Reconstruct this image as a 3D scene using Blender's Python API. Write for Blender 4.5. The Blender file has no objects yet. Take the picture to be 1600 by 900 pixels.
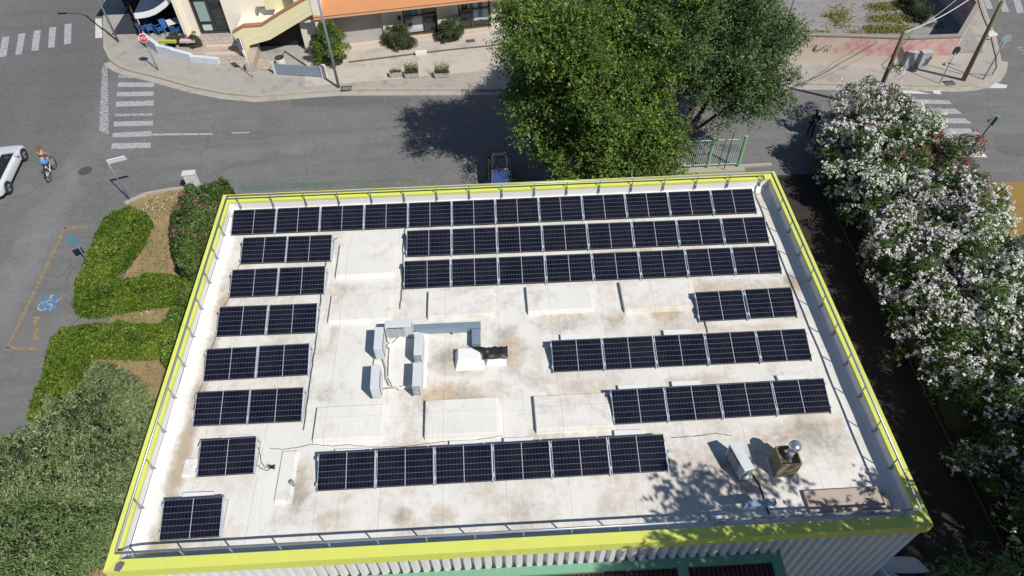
import bpy, math, random
import numpy as np
from mathutils import Vector, Matrix
random.seed(7); RNG = np.random.default_rng(11)
S = bpy.context.scene
COL = S.collection
# ------------------------------------------------------------------ camera
F_PX = 1099.62
YAW, PITCH, ROLL = -0.0370, 0.86469, -0.01832
CAM = np.array([11.01717, -7.10722, 24.9472])
_cy, _sy, _cp, _sp = math.cos(YAW), math.sin(YAW), math.cos(PITCH), math.sin(PITCH)
FW = np.array([-_sy*_cp, _cy*_cp, -_sp]); _r = np.array([_cy, _sy, 0.]); _u = np.cross(_r, FW)
RT = math.cos(ROLL)*_r + math.sin(ROLL)*_u; UP = -math.sin(ROLL)*_r + math.cos(ROLL)*_u
cam = bpy.data.objects.new('camera', bpy.data.cameras.new('camera')); COL.objects.link(cam)
M = Matrix.Identity(4)
for i in range(3):
    M[i][0] = RT[i]; M[i][1] = UP[i]; M[i][2] = -FW[i]; M[i][3] = CAM[i]
cam.matrix_world = M
cam.data.sensor_width = 36; cam.data.lens = F_PX/1600*36; cam.data.clip_start = 0.1; cam.data.clip_end = 2000
S.camera = cam
# ------------------------------------------------------------------ light
SUN_EL = math.radians(49); SUN_AZ = math.radians(132-180)
sd = Vector((math.cos(SUN_AZ)*math.cos(SUN_EL), math.sin(SUN_AZ)*math.cos(SUN_EL), math.sin(SUN_EL)))
W = bpy.data.worlds.new("World"); S.world = W; W.use_nodes = True
nt = W.node_tree; bg = nt.nodes['Background']; sky = nt.nodes.new('ShaderNodeTexSky')
sky.sky_type = 'NISHITA'; sky.sun_disc = False; sky.sun_elevation = SUN_EL
sky.sun_rotation = math.atan2(sd.x, sd.y); sky.air_density = 1.0; sky.dust_density = 0.3; sky.ozone_density = 4.0
nt.links.new(sky.outputs[0], bg.inputs[0]); bg.inputs[1].default_value = 0.07
sl = bpy.data.lights.new('sun', 'SUN'); sl.energy = 4.3; sl.angle = math.radians(0.5); sl.color = (1.0, 0.955, 0.885)
sun = bpy.data.objects.new('sun', sl); COL.objects.link(sun); sun.rotation_euler = (-sd).to_track_quat('-Z', 'Y').to_euler()
S.view_settings.view_transform = 'Standard'; S.view_settings.look = 'None'; S.view_settings.gamma = 1
S.view_settings.exposure = 0.24
S.render.engine = 'CYCLES'
# ------------------------------------------------------------------ helpers
ZR = 4.9      # roof membrane
def P(px, py, z=0.0):
    """layout helper: survey point of the photograph on the horizontal plane z"""
    d = FW + ((px-800)/F_PX)*RT + ((450-py)/F_PX)*UP
    return CAM + (z-CAM[2])/d[2]*d
def PY(px, py, Y):
    d = FW + ((px-800)/F_PX)*RT + ((450-py)/F_PX)*UP
    return CAM + (Y-CAM[1])/d[1]*d
ORG = {}
def setp(o, label=None, cat=None, group=None, kind=None):
    if label: o['label'] = label
    if cat: o['category'] = cat
    if group: o['group'] = group
    if kind: o['kind'] = kind
    return o
def thing(name, label, cat, loc=(0, 0, 0), rz=0.0, group=None):
    o = bpy.data.objects.new(name, None); COL.objects.link(o); o.location = loc; o.rotation_euler = (0, 0, rz)
    o.empty_display_size = 0.2
    return setp(o, label, cat, group)
class MB:
    def __init__(s): s.v = []; s.f = []; s.m = []
    def add(s, vs, fs, mi=0):
        n = len(s.v); s.v += [tuple(map(float, a)) for a in vs]; s.f += [tuple(i+n for i in f) for f in fs]; s.m += [mi]*len(fs); return s
    def box(s, x0, y0, z0, x1, y1, z1, mi=0, taper=0.0):
        t = taper
        return s.add([(x0,y0,z0),(x1,y0,z0),(x1,y1,z0),(x0,y1,z0),(x0+t,y0+t,z1),(x1-t,y0+t,z1),(x1-t,y1-t,z1),(x0+t,y1-t,z1)],
              [(0,3,2,1),(4,5,6,7),(0,1,5,4),(1,2,6,5),(2,3,7,6),(3,0,4,7)], mi)
    def obox(s, c, ax, l, w, h, mi=0):
        """box centred on c=(x,y,z bottom) with its length along angle ax"""
        ca, sa = math.cos(ax), math.sin(ax); vs = []
        for z in (0, h):
            for a, b in ((-1,-1),(1,-1),(1,1),(-1,1)):
                u, v = a*l/2, b*w/2; vs.append((c[0]+u*ca-v*sa, c[1]+u*sa+v*ca, c[2]+z))
        return s.add(vs, [(0,3,2,1),(4,5,6,7),(0,1,5,4),(1,2,6,5),(2,3,7,6),(3,0,4,7)], mi)
    def prism(s, poly, z0, z1, mi=0):
        n = len(poly); a = sum(poly[i][0]*poly[(i+1)%n][1]-poly[(i+1)%n][0]*poly[i][1] for i in range(n))
        if a < 0: poly = poly[::-1]
        vs = [(p[0],p[1],z0) for p in poly]+[(p[0],p[1],z1) for p in poly]
        return s.add(vs, [tuple(range(n, 2*n)), tuple(range(n-1, -1, -1))]+[(i,(i+1)%n,(i+1)%n+n,i+n) for i in range(n)], mi)
    def quad(s, a, b, c, d, mi=0): return s.add([a,b,c,d], [(0,1,2,3)], mi)
    def slab(s, quad, t, mi=0):
        """thick sheet: 4 points and a thickness along its normal"""
        q = [Vector(p) for p in quad]; n = (q[1]-q[0]).cross(q[3]-q[0]).normalized()*t
        return s.add([tuple(p) for p in q]+[tuple(p+n) for p in q], [(0,3,2,1),(4,5,6,7),(0,1,5,4),(1,2,6,5),(2,3,7,6),(3,0,4,7)], mi)
    def tube(s, pts, r, n=8, mi=0, caps=True):
        pts = [Vector(p) for p in pts]; k = len(pts); rs = r if isinstance(r, (list, tuple)) else [r]*k
        ref = None; vs = []; 
        for i, p in enumerate(pts):
            t = (pts[min(i+1,k-1)]-pts[max(i-1,0)]).normalized()
            if ref is None: ref = t.orthogonal().normalized()
            ref = (ref - t*ref.dot(t)).normalized(); b = t.cross(ref)
            for j in range(n):
                a = 2*math.pi*j/n; vs.append(tuple(p+(ref*math.cos(a)+b*math.sin(a))*rs[i]))
        fs = [(i*n+j, i*n+(j+1)%n, (i+1)*n+(j+1)%n, (i+1)*n+j) for i in range(k-1) for j in range(n)]
        if caps: fs += [tuple(range(n-1,-1,-1)), tuple((k-1)*n+j for j in range(n))]
        return s.add(vs, fs, mi)
    def lathe(s, c, prof, n=16, mi=0):
        vs = []; 
        for r, z in prof:
            for j in range(n): a = 2*math.pi*j/n; vs.append((c[0]+r*math.cos(a), c[1]+r*math.sin(a), c[2]+z))
        k = len(prof); fs = [(i*n+j, i*n+(j+1)%n, (i+1)*n+(j+1)%n, (i+1)*n+j) for i in range(k-1) for j in range(n)]
        fs += [tuple(range(n-1,-1,-1)), tuple((k-1)*n+j for j in range(n))]
        return s.add(vs, fs, mi)
    def build(s, name, mat, parent=None, local=False, smooth=False, bevel=0.0):
        me = bpy.data.meshes.new(name); off = (0,0,0)
        if parent is not None and not local:
            r = parent
            while r.parent: r = r.parent
            off = tuple(r.location)
        me.from_pydata([(a-off[0], b-off[1], c-off[2]) for a,b,c in s.v], [], s.f)
        for m in (mat if isinstance(mat, (list, tuple)) else [mat]): me.materials.append(m)
        if isinstance(mat, (list, tuple)): me.polygons.foreach_set('material_index', s.m)
        if smooth: me.polygons.foreach_set('use_smooth', [True]*len(me.polygons))
        me.update(); o = bpy.data.objects.new(name, me); COL.objects.link(o)
        if parent is not None: o.parent = parent
        if bevel:
            b = o.modifiers.new('bevel', 'BEVEL'); b.width = bevel; b.segments = 2; b.limit_method = 'ANGLE'
        return o
def copy_tree(o, parent=None):
    c = o.copy(); COL.objects.link(c); c.parent = parent
    for ch in list(o.children): copy_tree(ch, c)
    return c
# ------------------------------------------------------------------ materials
def N(nt, t, **kw):
    n = nt.nodes.new(t)
    for k, v in kw.items(): setattr(n, k, v)
    return n
def newmat(name):
    m = bpy.data.materials.new(name); m.use_nodes = True; return m, m.node_tree, m.node_tree.nodes['Principled BSDF']
def noise(nt, scale, detail=4, rough=.55, vec=None, dist=0.0):
    n = N(nt, 'ShaderNodeTexNoise'); n.inputs['Scale'].default_value = scale; n.inputs['Detail'].default_value = detail
    n.inputs['Roughness'].default_value = rough; n.inputs['Distortion'].default_value = dist
    if vec is not None: nt.links.new(vec, n.inputs['Vector'])
    return n.outputs['Fac']
def ramp(nt, fac, stops):
    r = N(nt, 'ShaderNodeValToRGB'); nt.links.new(fac, r.inputs[0]); e = r.color_ramp.elements
    while len(e) < len(stops): e.new(0.5)
    for a, (p, c) in zip(e, stops):
        a.position = p; a.color = (c, c, c, 1) if isinstance(c, (int, float)) else (*c[:3], 1)
    return r.outputs[0]
def mixc(nt, fac, a, b, mode='MIX'):
    m = N(nt, 'ShaderNodeMix', data_type='RGBA', blend_type=mode)
    for s, v in ((m.inputs[0], fac), (m.inputs[6], a), (m.inputs[7], b)):
        if hasattr(v, 'is_linked') or hasattr(v, 'links'): nt.links.new(v, s)
        elif isinstance(v, (int, float)): s.default_value = v
        else: s.default_value = (*v[:3], 1)
    return m.outputs[2]
def math_(nt, op, a, b=0.0, clamp=False):
    m = N(nt, 'ShaderNodeMath', operation=op, use_clamp=clamp)
    for s, v in zip(m.inputs, (a, b)):
        if isinstance(v, (int, float)): s.default_value = v
        else: nt.links.new(v, s)
    return m.outputs[0]
def coords(nt, which='Object'):
    return N(nt, 'ShaderNodeTexCoord').outputs[which]
def geo_pos(nt): return N(nt, 'ShaderNodeNewGeometry').outputs['Position']
def bump(nt, bsdf, h, strength=.3, dist=.02):
    b = N(nt, 'ShaderNodeBump'); b.inputs['Strength'].default_value = strength; b.inputs['Distance'].default_value = dist
    nt.links.new(h, b.inputs['Height']); nt.links.new(b.outputs[0], bsdf.inputs['Normal'])
MC = {}
def mat(name, col, rough=.6, metal=0.0, var=.12, scale=3.0, dirt=None, spec=.4):
    if name in MC: return MC[name]
    m, nt, b = newmat(name); v = geo_pos(nt)
    n1 = noise(nt, scale, 5, .6, v); n2 = noise(nt, scale*9, 3, .6, v)
    lo = tuple(c*(1-var) for c in col); hi = tuple(min(1, c*(1+var)) for c in col)
    c = mixc(nt, n1, lo, hi); c = mixc(nt, .35, c, mixc(nt, n2, lo, hi))
    if dirt:
        f = ramp(nt, noise(nt, scale*.7+.3, 8, .7, v, .3), [(.52, 0.0), (.72, dirt[3])])
        c = mixc(nt, f, c, dirt[:3])
    nt.links.new(c, b.inputs['Base Color']); b.inputs['Roughness'].default_value = rough
    b.inputs['Metallic'].default_value = metal; b.inputs['Specular IOR Level'].default_value = spec
    bump(nt, b, n2, .15, .01)
    MC[name] = m; return m
def leafmat(name, cols, rough=.45, trans=.25, spec=.3):
    m, nt, b = newmat(name); g = N(nt, 'ShaderNodeNewGeometry')
    n = noise(nt, .55, 3, .6, g.outputs['Position'])
    r = math_(nt, 'ADD', math_(nt, 'MULTIPLY', g.outputs['Random Per Island'], .55), math_(nt, 'MULTIPLY', math_(nt, 'SUBTRACT', n, .25), .95), True)
    k = len(cols); c = ramp(nt, r, [(i/(k-1)*.8+.1, cc) for i, cc in enumerate(cols)])
    nt.links.new(c, b.inputs['Base Color']); b.inputs['Roughness'].default_value = rough; b.inputs['Specular IOR Level'].default_value = spec
    tr = N(nt, 'ShaderNodeBsdfTranslucent'); mx = N(nt, 'ShaderNodeMixShader'); mx.inputs[0].default_value = trans
    out = nt.nodes['Material Output']; nt.links.new(c, tr.inputs[0]); nt.links.new(b.outputs[0], mx.inputs[1]); nt.links.new(tr.outputs[0], mx.inputs[2])
    nt.links.new(mx.outputs[0], out.inputs[0]); return m
# asphalt
def asphalt_mat(name, base, patch=1.0, bands=()):
    m, nt, b = newmat(name); v = geo_pos(nt)
    big = noise(nt, .09, 5, .6, v, .6); mid = noise(nt, .7, 6, .62, v, .3); fine = noise(nt, 28, 3, .7, v)
    mp = N(nt, 'ShaderNodeMapping'); mp.inputs['Scale'].default_value = (.12, 1.3, 1); nt.links.new(v, mp.inputs[0])
    streak = noise(nt, 1.0, 5, .6, mp.outputs[0], .4)
    c = mixc(nt, ramp(nt, big, [(.3, 0.0), (.7, 1.0)]), tuple(x*.72 for x in base), tuple(x*1.28 for x in base))
    c = mixc(nt, math_(nt, 'MULTIPLY', ramp(nt, mid, [(.42, 0.0), (.68, 1.0)]), .7), c, (base[0]*1.4, base[1]*1.36, base[2]*1.3))
    c = mixc(nt, math_(nt, 'MULTIPLY', ramp(nt, streak, [(.46, 0.0), (.62, 1.0)]), .55), c, tuple(x*.62 for x in base))
    # cracks
    vo = N(nt, 'ShaderNodeTexVoronoi', feature='DISTANCE_TO_EDGE'); vo.inputs['Scale'].default_value = .22
    nn = N(nt, 'ShaderNodeTexNoise'); nn.inputs['Scale'].default_value = 1.2; nn.inputs['Detail'].default_value = 6; nt.links.new(v, nn.inputs['Vector'])
    add = N(nt, 'ShaderNodeVectorMath', operation='ADD'); nt.links.new(v, add.inputs[0]); nt.links.new(nn.outputs['Color'], add.inputs[1]); nt.links.new(add.outputs[0], vo.inputs['Vector'])
    cr = ramp(nt, vo.outputs['Distance'], [(0.0, 1.0), (.012, 0.0)])
    cr = math_(nt, 'MULTIPLY', cr, ramp(nt, noise(nt, .15, 2, .5, v), [(.44, 0.0), (.54, .8)]))
    c = mixc(nt, cr, c, tuple(x*.4 for x in base))
    c = mixc(nt, .4, c, mixc(nt, ramp(nt, fine, [(.3, 0.0), (.7, 1.0)]), tuple(x*.75 for x in base), tuple(x*1.3 for x in base)))
    if bands:
        sp_x = N(nt, 'ShaderNodeSeparateXYZ'); nt.links.new(v, sp_x.inputs[0])
    for (ax_, ay_), (bx_, by_), wd, am in bands:
        L = math.hypot(bx_-ax_, by_-ay_); ux, uy = (bx_-ax_)/L, (by_-ay_)/L
        rx = math_(nt, 'SUBTRACT', sp_x.outputs[0], ax_); ry = math_(nt, 'SUBTRACT', sp_x.outputs[1], ay_)
        al = math_(nt, 'ADD', math_(nt, 'MULTIPLY', rx, ux), math_(nt, 'MULTIPLY', ry, uy)); ac = math_(nt, 'SUBTRACT', math_(nt, 'MULTIPLY', ry, ux), math_(nt, 'MULTIPLY', rx, uy))
        ac = math_(nt, 'ADD', ac, math_(nt, 'MULTIPLY', math_(nt, 'SUBTRACT', mid, .5), 2.4))
        al = math_(nt, 'MULTIPLY', math_(nt, 'SUBTRACT', al, L/2), 2/L); e2 = math_(nt, 'POWER', math_(nt, 'ABSOLUTE', al), 4.0); c2 = math_(nt, 'MULTIPLY', ac, 1/wd); c2 = math_(nt, 'MULTIPLY', c2, c2)
        ff = math_(nt, 'SUBTRACT', 1.0, math_(nt, 'ADD', e2, c2), True); ff = math_(nt, 'MULTIPLY', math_(nt, 'MULTIPLY', ff, math_(nt, 'ADD', .25, mid)), abs(am))
        c = mixc(nt, ff, c, tuple(x*(1.75 if am > 0 else .55) for x in base))
    md2 = noise(nt, 4.2, 5, .75, v, .2); c = mixc(nt, .27, c, mixc(nt, ramp(nt, md2, [(.35, 0.0), (.65, 1.0)]), tuple(x*.62 for x in base), tuple(x*1.45 for x in base)))
    # oil drops and pale spots
    sp = ramp(nt, noise(nt, 1.9, 2, .5, v), [(.72, 0.0), (.78, .5)]); c = mixc(nt, sp, c, tuple(x*.5 for x in base))
    nt.links.new(c, b.inputs['Base Color']); b.inputs['Roughness'].default_value = .85; b.inputs['Specular IOR Level'].default_value = .25
    bump(nt, b, fine, .25, .01); return m
BANDS = [((P(212,60)[0],P(212,60)[1]),(P(95,330)[0],P(95,330)[1]),.9,.55),((P(95,300)[0],P(95,300)[1]),(P(-40,560)[0],P(-40,560)[1]),1.3,.6),((P(190,265)[0],P(190,265)[1]),(P(640,205)[0],P(640,205)[1]),.8,.35),((P(195,305)[0],P(195,305)[1]),(P(470,235)[0],P(470,235)[1]),.45,-.4),((P(430,130)[0],P(430,160)[1]),(P(415,240)[0],P(415,240)[1]),.7,-.35),((P(60,100)[0],P(60,100)[1]),(P(10,300)[0],P(10,300)[1]),.8,.25),((P(1220,190)[0],P(1220,190)[1]),(P(1600,175)[0],P(1600,175)[1]),1.0,-.2),((P(130,200)[0],P(130,200)[1]),(P(170,400)[0],P(170,400)[1]),.7,-.3)]
BANDS.append(((P(110,0)[0],P(110,0)[1]+6),(P(20,300)[0],P(20,300)[1]),6.5,-.75))
ASPH = asphalt_mat('asphalt', (.150, .148, .147), bands=BANDS)
ASPH2 = asphalt_mat('asphalt_patch', (.128, .126, .127))
ASPH3 = asphalt_mat('asphalt_pale', (.21, .203, .195))
PAVE = mat('pavement_concrete', (.33, .31, .28), .85, 0, .14, .8, (.17, .15, .13, .7))
PAVE2 = mat('shop_terrace_concrete', (.44, .405, .35), .85, 0, .12, .7, (.22, .20, .17, .7))
KERB = mat('kerb_stone', (.36, .33, .28), .85, 0, .22, 2.5, (.36, .25, .12, .8))
GUTTER = mat('gutter_concrete', (.36, .335, .29), .85, 0, .25, 2, (.19,.18,.17,.9))
WHITEW = mat('white_plaster', (.62, .61, .57), .8, 0, .06, 1.5, (.42, .38, .31, .35))
def paint_mat(name, col, wear_lo, wear_hi, scale=5.0):
    m, nt, b = newmat(name); v = geo_pos(nt)
    mp = N(nt, 'ShaderNodeMapping'); mp.inputs['Scale'].default_value = (.8, 1.6, 1); nt.links.new(v, mp.inputs[0])
    f = ramp(nt, noise(nt, scale, 8, .72, mp.outputs[0]), [(wear_lo, 0.0), (wear_hi, 1.0)])
    f = math_(nt, 'MULTIPLY', f, .9)
    c = mixc(nt, noise(nt, 2.0, 4, .6, v), tuple(x*.8 for x in col), col)
    nt.links.new(c, b.inputs['Base Color']); b.inputs['Roughness'].default_value = .7
    tr = N(nt, 'ShaderNodeBsdfTransparent'); mx = N(nt, 'ShaderNodeMixShader'); nt.links.new(f, mx.inputs[0])
    nt.links.new(b.outputs[0], mx.inputs[1]); nt.links.new(tr.outputs[0], mx.inputs[2]); nt.links.new(mx.outputs[0], nt.nodes['Material Output'].inputs[0]); return m
PW = paint_mat('road_paint_white', (.40, .41, .43), .50, .72)
PWW = paint_mat('road_paint_white_worn', (.42, .43, .45), .44, .60, 6)
PWF = paint_mat('road_paint_white_fresh', (.62, .62, .6), .66, .8)
PYL = paint_mat('road_paint_yellow', (.36, .27, .14), .40, .64, 5)
PBL = paint_mat('road_paint_blue', (.12, .26, .42), .42, .66, 6)
PGR = paint_mat('road_paint_green', (.14, .24, .15), .36, .54, 3)
DIRT = None
def dry_ground(name, c1, c2, c3):
    m, nt, b = newmat(name); v = geo_pos(nt)
    a = noise(nt, .8, 7, .65, v, .4); f = noise(nt, 22, 4, .7, v)
    c = ramp(nt, a, [(.3, c1), (.5, c2), (.68, c3)]); c = mixc(nt, .45, c, mixc(nt, ramp(nt, f, [(.3,0.0),(.7,1.0)]), tuple(x*.55 for x in c2), tuple(x*1.5 for x in c2)))
    nt.links.new(c, b.inputs['Base Color']); b.inputs['Roughness'].default_value = .9; b.inputs['Specular IOR Level'].default_value = .1
    bump(nt, b, f, .6, .03); return m
GRASS = dry_ground('dry_grass', (.15, .17, .06), (.27, .205, .11), (.42, .28, .145))
GRASS2 = dry_ground('brown_lawn', (.28, .20, .06), (.25, .17, .055), (.30, .20, .08))
SOIL = dry_ground('alley_soil', (.032, .028, .024), (.042, .037, .032), (.06, .052, .043))
LOTM = asphalt_mat('lot_concrete', (.25, .24, .23))
# metals, paints
GALV = mat('galvanised_steel', (.34, .37, .41), .4, .55, .1, 6)
ALU = mat('aluminium', (.55, .60, .66), .35, .6, .06, 8)
DKM = mat('dark_metal', (.06, .06, .065), .5, .3, .15, 8)
YEL = mat('yellow_coping_paint', (.63, .66, .135), .45, 0, .07, .7, (.47, .48, .17, .6))
ACW = mat('ac_casing', (.56, .59, .60), .45, 0, .04, 4, (.4, .38, .33, .3))
BLK = mat('black_plastic', (.02, .02, .022), .5, 0, .2, 8)
WOODP = mat('weathered_wood_pole', (.17, .13, .065), .8, 0, .3, 6)
def roof_mat(name='roof_membrane', clean=False):
    m, nt, b = newmat(name); v = geo_pos(nt); sp = N(nt, 'ShaderNodeSeparateXYZ'); nt.links.new(v, sp.inputs[0]); X, Y = sp.outputs[0], sp.outputs[1]
    base = mixc(nt, noise(nt, .5, 6, .6, v), (.60, .582, .54), (.71, .697, .66))
    # membrane sheets with lapped seams
    sx = math_(nt, 'PINGPONG', math_(nt, 'ADD', X, .3), .95); seam = ramp(nt, sx, [(0.0, 1.0), (.035, 0.0)])
    sy = math_(nt, 'PINGPONG', math_(nt, 'ADD', Y, 1.1), 2.9); seam2 = ramp(nt, sy, [(0.0, 1.0), (.03, 0.0)])
    sm = math_(nt, 'MAXIMUM', seam, math_(nt, 'MULTIPLY', seam2, .8))
    wr = N(nt, 'ShaderNodeMapping'); wr.inputs['Scale'].default_value = (3.2, .5, 1); nt.links.new(v, wr.inputs[0]); wrn = noise(nt, 1.0, 4, .55, wr.outputs[0], 1.2)
    # dirt: wide blotches x fine break-up, heavier along edges and where the water stands
    n1 = noise(nt, .42, 5, .6, v, .5); n2 = noise(nt, 2.6, 8, .75, v, .4); n3 = noise(nt, 11, 6, .75, v)
    d = math_(nt, 'ADD', math_(nt, 'MULTIPLY', n1, .9), math_(nt, 'MULTIPLY', n2, .75)); d = math_(nt, 'ADD', d, math_(nt, 'MULTIPLY', n3, .22))
    blobs = [] if clean else [(13.5,8.35,1.1,.5,.22),(15.2,8.1,.5,.5,.14),(17.2,8.8,.55,.7,.18),(9.35,6.9,.7,.55,.28),(10.0,6.3,.5,.4,.15),(9.4,5.3,.9,.55,.24),(11.4,7.2,.5,.8,.24),(12.3,3.7,1.0,.35,.18),(8.5,3.4,.9,.35,.16),
        (18.5,2.6,1.4,1.2,.14),(17.6,5.6,.9,.25,.20),(19.0,9.5,2.5,.35,.16),(17.4,11.4,2.2,.25,.14),(14.0,13.0,2.5,.3,.10),(21.2,3.4,.8,1.0,.12),(4.8,2.7,.35,.8,.2),(6.0,1.3,.5,.3,.15),(8.0,1.35,.3,.25,.16),(9.2,1.4,.4,.25,.14),(2.0,1.2,1.2,.5,.1),
        (1.05,6.0,.28,2.0,.22),(.95,3.3,.3,1.2,.24),(.95,9.0,.22,1.5,.16),(1.0,1.2,.3,.8,.16),(5.5,11.8,.5,.25,.15),(5.1,10.3,.8,.3,.14),(5.2,8.9,.15,.9,.18),(21.9,1.0,.9,.5,.35),(22.2,9.6,.35,.5,.25),(20.3,3.5,1.0,.5,.10),(10.6,5.2,.6,.6,.12),(19.7,7.6,1.4,.2,.13),(16,1.6,2.5,1.2,.07)]
    for bx, by, rx, ry, am in blobs:
        am = am*1.35
        dx = math_(nt, 'MULTIPLY', math_(nt, 'SUBTRACT', X, bx), 1/rx); dy = math_(nt, 'MULTIPLY', math_(nt, 'SUBTRACT', Y, by), 1/ry)
        r2 = math_(nt, 'ADD', math_(nt, 'MULTIPLY', dx, dx), math_(nt, 'MULTIPLY', dy, dy))
        d = math_(nt, 'ADD', d, math_(nt, 'MULTIPLY', math_(nt, 'SUBTRACT', 1.0, math_(nt, 'MULTIPLY', r2, .5), True), am))
    # clean upstand strip around the edge
    ex = math_(nt, 'MINIMUM', math_(nt, 'SUBTRACT', X, .3), math_(nt, 'SUBTRACT', 22.75, X)); ey = math_(nt, 'SUBTRACT', 14.9, Y)
    e = math_(nt, 'MINIMUM', ex, ey); ee = ramp(nt, math_(nt, 'ADD', e, math_(nt, 'MULTIPLY', math_(nt, 'SUBTRACT', n2, .5), .5)), [(.12, 1.0), (.45, 0.0)])
    d = math_(nt, 'SUBTRACT', d, math_(nt, 'MULTIPLY', ee, .25 if not clean else 0))
    f = ramp(nt, math_(nt, 'MULTIPLY', d, .6), [(.545, 0.0), (.635, .36), (.76, .92)])
    c = mixc(nt, f, base, mixc(nt, ramp(nt, noise(nt, .8, 3, .6, v), [(.4, 0.0), (.6, 1.0)]), (.44, .33, .21), (.30, .27, .22)))
    c = mixc(nt, math_(nt, 'MULTIPLY', sm, .28), c, (.44, .42, .38))
    c = mixc(nt, math_(nt, 'MULTIPLY', ramp(nt, wrn, [(.55, 0.0), (.62, 1.0), (.7, 0.0)]), .12), c, (.8, .79, .76))
    spk = ramp(nt, noise(nt, 7, 2, .5, v), [(.74, 0.0), (.78, .6)]); c = mixc(nt, spk, c, (.34, .30, .25))
    if not clean: c = mixc(nt, math_(nt, 'MULTIPLY', ee, .6), c, (.68, .68, .68))
    nt.links.new(c, b.inputs['Base Color']); b.inputs['Roughness'].default_value = .7; b.inputs['Specular IOR Level'].default_value = .3
    h = math_(nt, 'ADD', math_(nt, 'MULTIPLY', sm, .5), math_(nt, 'ADD', math_(nt, 'MULTIPLY', wrn, .9), math_(nt, 'MULTIPLY', n2, .3)))
    bump(nt, b, h, .45, .03); return m
ROOF = roof_mat(); ROOFC = roof_mat('membrane_on_covers', True)
WHITEM = mat('white_membrane_upstand', (.72, .72, .715), .6, 0, .04, 1.5, (.6, .57, .5, .3))
# ------------------------------------------------------------------ foliage
def leaf_obj(name, pts, nrm, size, aspect, m, parent, off=(0, 0, 0), jitter=.8):
    n = len(pts); pts = pts-np.array(off)
    nr = nrm + RNG.normal(0, jitter, (n, 3)); nr /= np.linalg.norm(nr, axis=1)[:, None]+1e-9
    t = np.cross(nr, RNG.normal(0, 1, (n, 3))); t /= np.linalg.norm(t, axis=1)[:, None]+1e-9; b = np.cross(nr, t)
    s = (size*RNG.uniform(.65, 1.35, n))[:, None]; w = s*aspect
    v = np.empty((n, 4, 3)); v[:, 0] = pts-t*s*.5; v[:, 1] = pts+b*w*.5+nr*s*.08; v[:, 2] = pts+t*s*.5; v[:, 3] = pts-b*w*.5+nr*s*.08
    me = bpy.data.meshes.new(name); me.vertices.add(4*n); me.vertices.foreach_set('co', v.astype(np.float32).ravel())
    me.loops.add(4*n); me.loops.foreach_set('vertex_index', np.arange(4*n, dtype=np.int32)); me.polygons.add(n)
    me.polygons.foreach_set('loop_start', np.arange(0, 4*n, 4, dtype=np.int32)); me.polygons.foreach_set('loop_total', np.full(n, 4, dtype=np.int32))
    me.materials.append(m); me.update(); me.validate()
    o = bpy.data.objects.new(name, me); COL.objects.link(o)
    if parent is not None: o.parent = parent
    return o
def fib_dirs(n, zmin=-.3):
    i = np.arange(n)+RNG.uniform(0, 1); z = 1-(1-zmin)*(i+.5)/n; a = i*2.399963; r = np.sqrt(1-z*z)
    return np.stack([r*np.cos(a), r*np.sin(a), z], 1)
def lobes(c, R, n, lr, zmin=-.3, jit=.18, inner=.25):
    """small leaf clumps spread over and inside an ellipsoid"""
    d = fib_dirs(n, zmin); d += RNG.normal(0, jit, d.shape); rad = np.where(RNG.uniform(0, 1, n) < inner, RNG.uniform(.35, .75, n), RNG.uniform(.78, 1.0, n))
    cc = np.array(c)+d*np.array(R)*rad[:, None]; r = lr*RNG.uniform(.65, 1.35, n); return cc, r
def lobe_points(cc, r, per, flat=.8, zmin=-.5, shell=.28):
    k = len(cc); idx = RNG.choice(k, size=per*k, p=r**2/(r**2).sum()); d = RNG.normal(0, 1, (len(idx), 3)); d /= np.linalg.norm(d, axis=1)[:, None]
    d[:, 2] = np.where(d[:, 2] < zmin, -d[:, 2], d[:, 2]); rr = r[idx]*(1-np.abs(RNG.normal(0, shell, len(idx))))*RNG.uniform(.85, 1.15, len(idx))
    p = cc[idx]+d*rr[:, None]*np.array([1, 1, flat]); return p, d
def sprays(p, d, n_leaf, length, up=.25):
    m = len(p); dr = d*.8+RNG.normal(0, .45, (m, 3)); dr[:, 2] += up; dr /= np.linalg.norm(dr, axis=1)[:, None]+1e-9
    s = (np.arange(n_leaf)/n_leaf)[None, :, None]; L = (length*RNG.uniform(.5, 1.3, m))[:, None, None]
    q = p[:, None, :]+dr[:, None, :]*s*L; q[:, :, 2] -= (s[:, :, 0]**2)*L[:, :, 0]*.25
    q = q+RNG.normal(0, length*.09, q.shape); nn = np.repeat(d, n_leaf, 0)*.5+np.array([0, 0, .6]); return q.reshape(-1, 3), nn
BARK = mat('tree_bark', (.050, .038, .030), .9, 0, .3, 7)
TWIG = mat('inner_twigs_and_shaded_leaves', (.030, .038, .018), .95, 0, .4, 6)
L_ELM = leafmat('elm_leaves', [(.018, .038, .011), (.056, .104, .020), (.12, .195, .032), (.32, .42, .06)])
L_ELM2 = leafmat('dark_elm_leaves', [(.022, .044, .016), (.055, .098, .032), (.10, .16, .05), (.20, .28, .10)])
L_OLE = leafmat('oleander_leaves', [(.026, .052, .015), (.06, .11, .026), (.115, .18, .045), (.19, .27, .08)])
L_HED = leafmat('hedge_leaves', [(.028, .060, .010), (.075, .135, .014), (.135, .205, .020), (.23, .29, .04)])
L_GRY = leafmat('grey_green_leaves', [(.06, .095, .035), (.15, .21, .08), (.25, .32, .14), (.42, .47, .27)])
L_GRY2 = leafmat('shrub_leaves', [(.05, .09, .030), (.12, .185, .06), (.20, .28, .11), (.34, .41, .20)])
L_IVY = leafmat('ivy_leaves', [(.012,.02,.010), (.022,.035,.014), (.04,.055,.02), (.07,.085,.03)])
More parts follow.
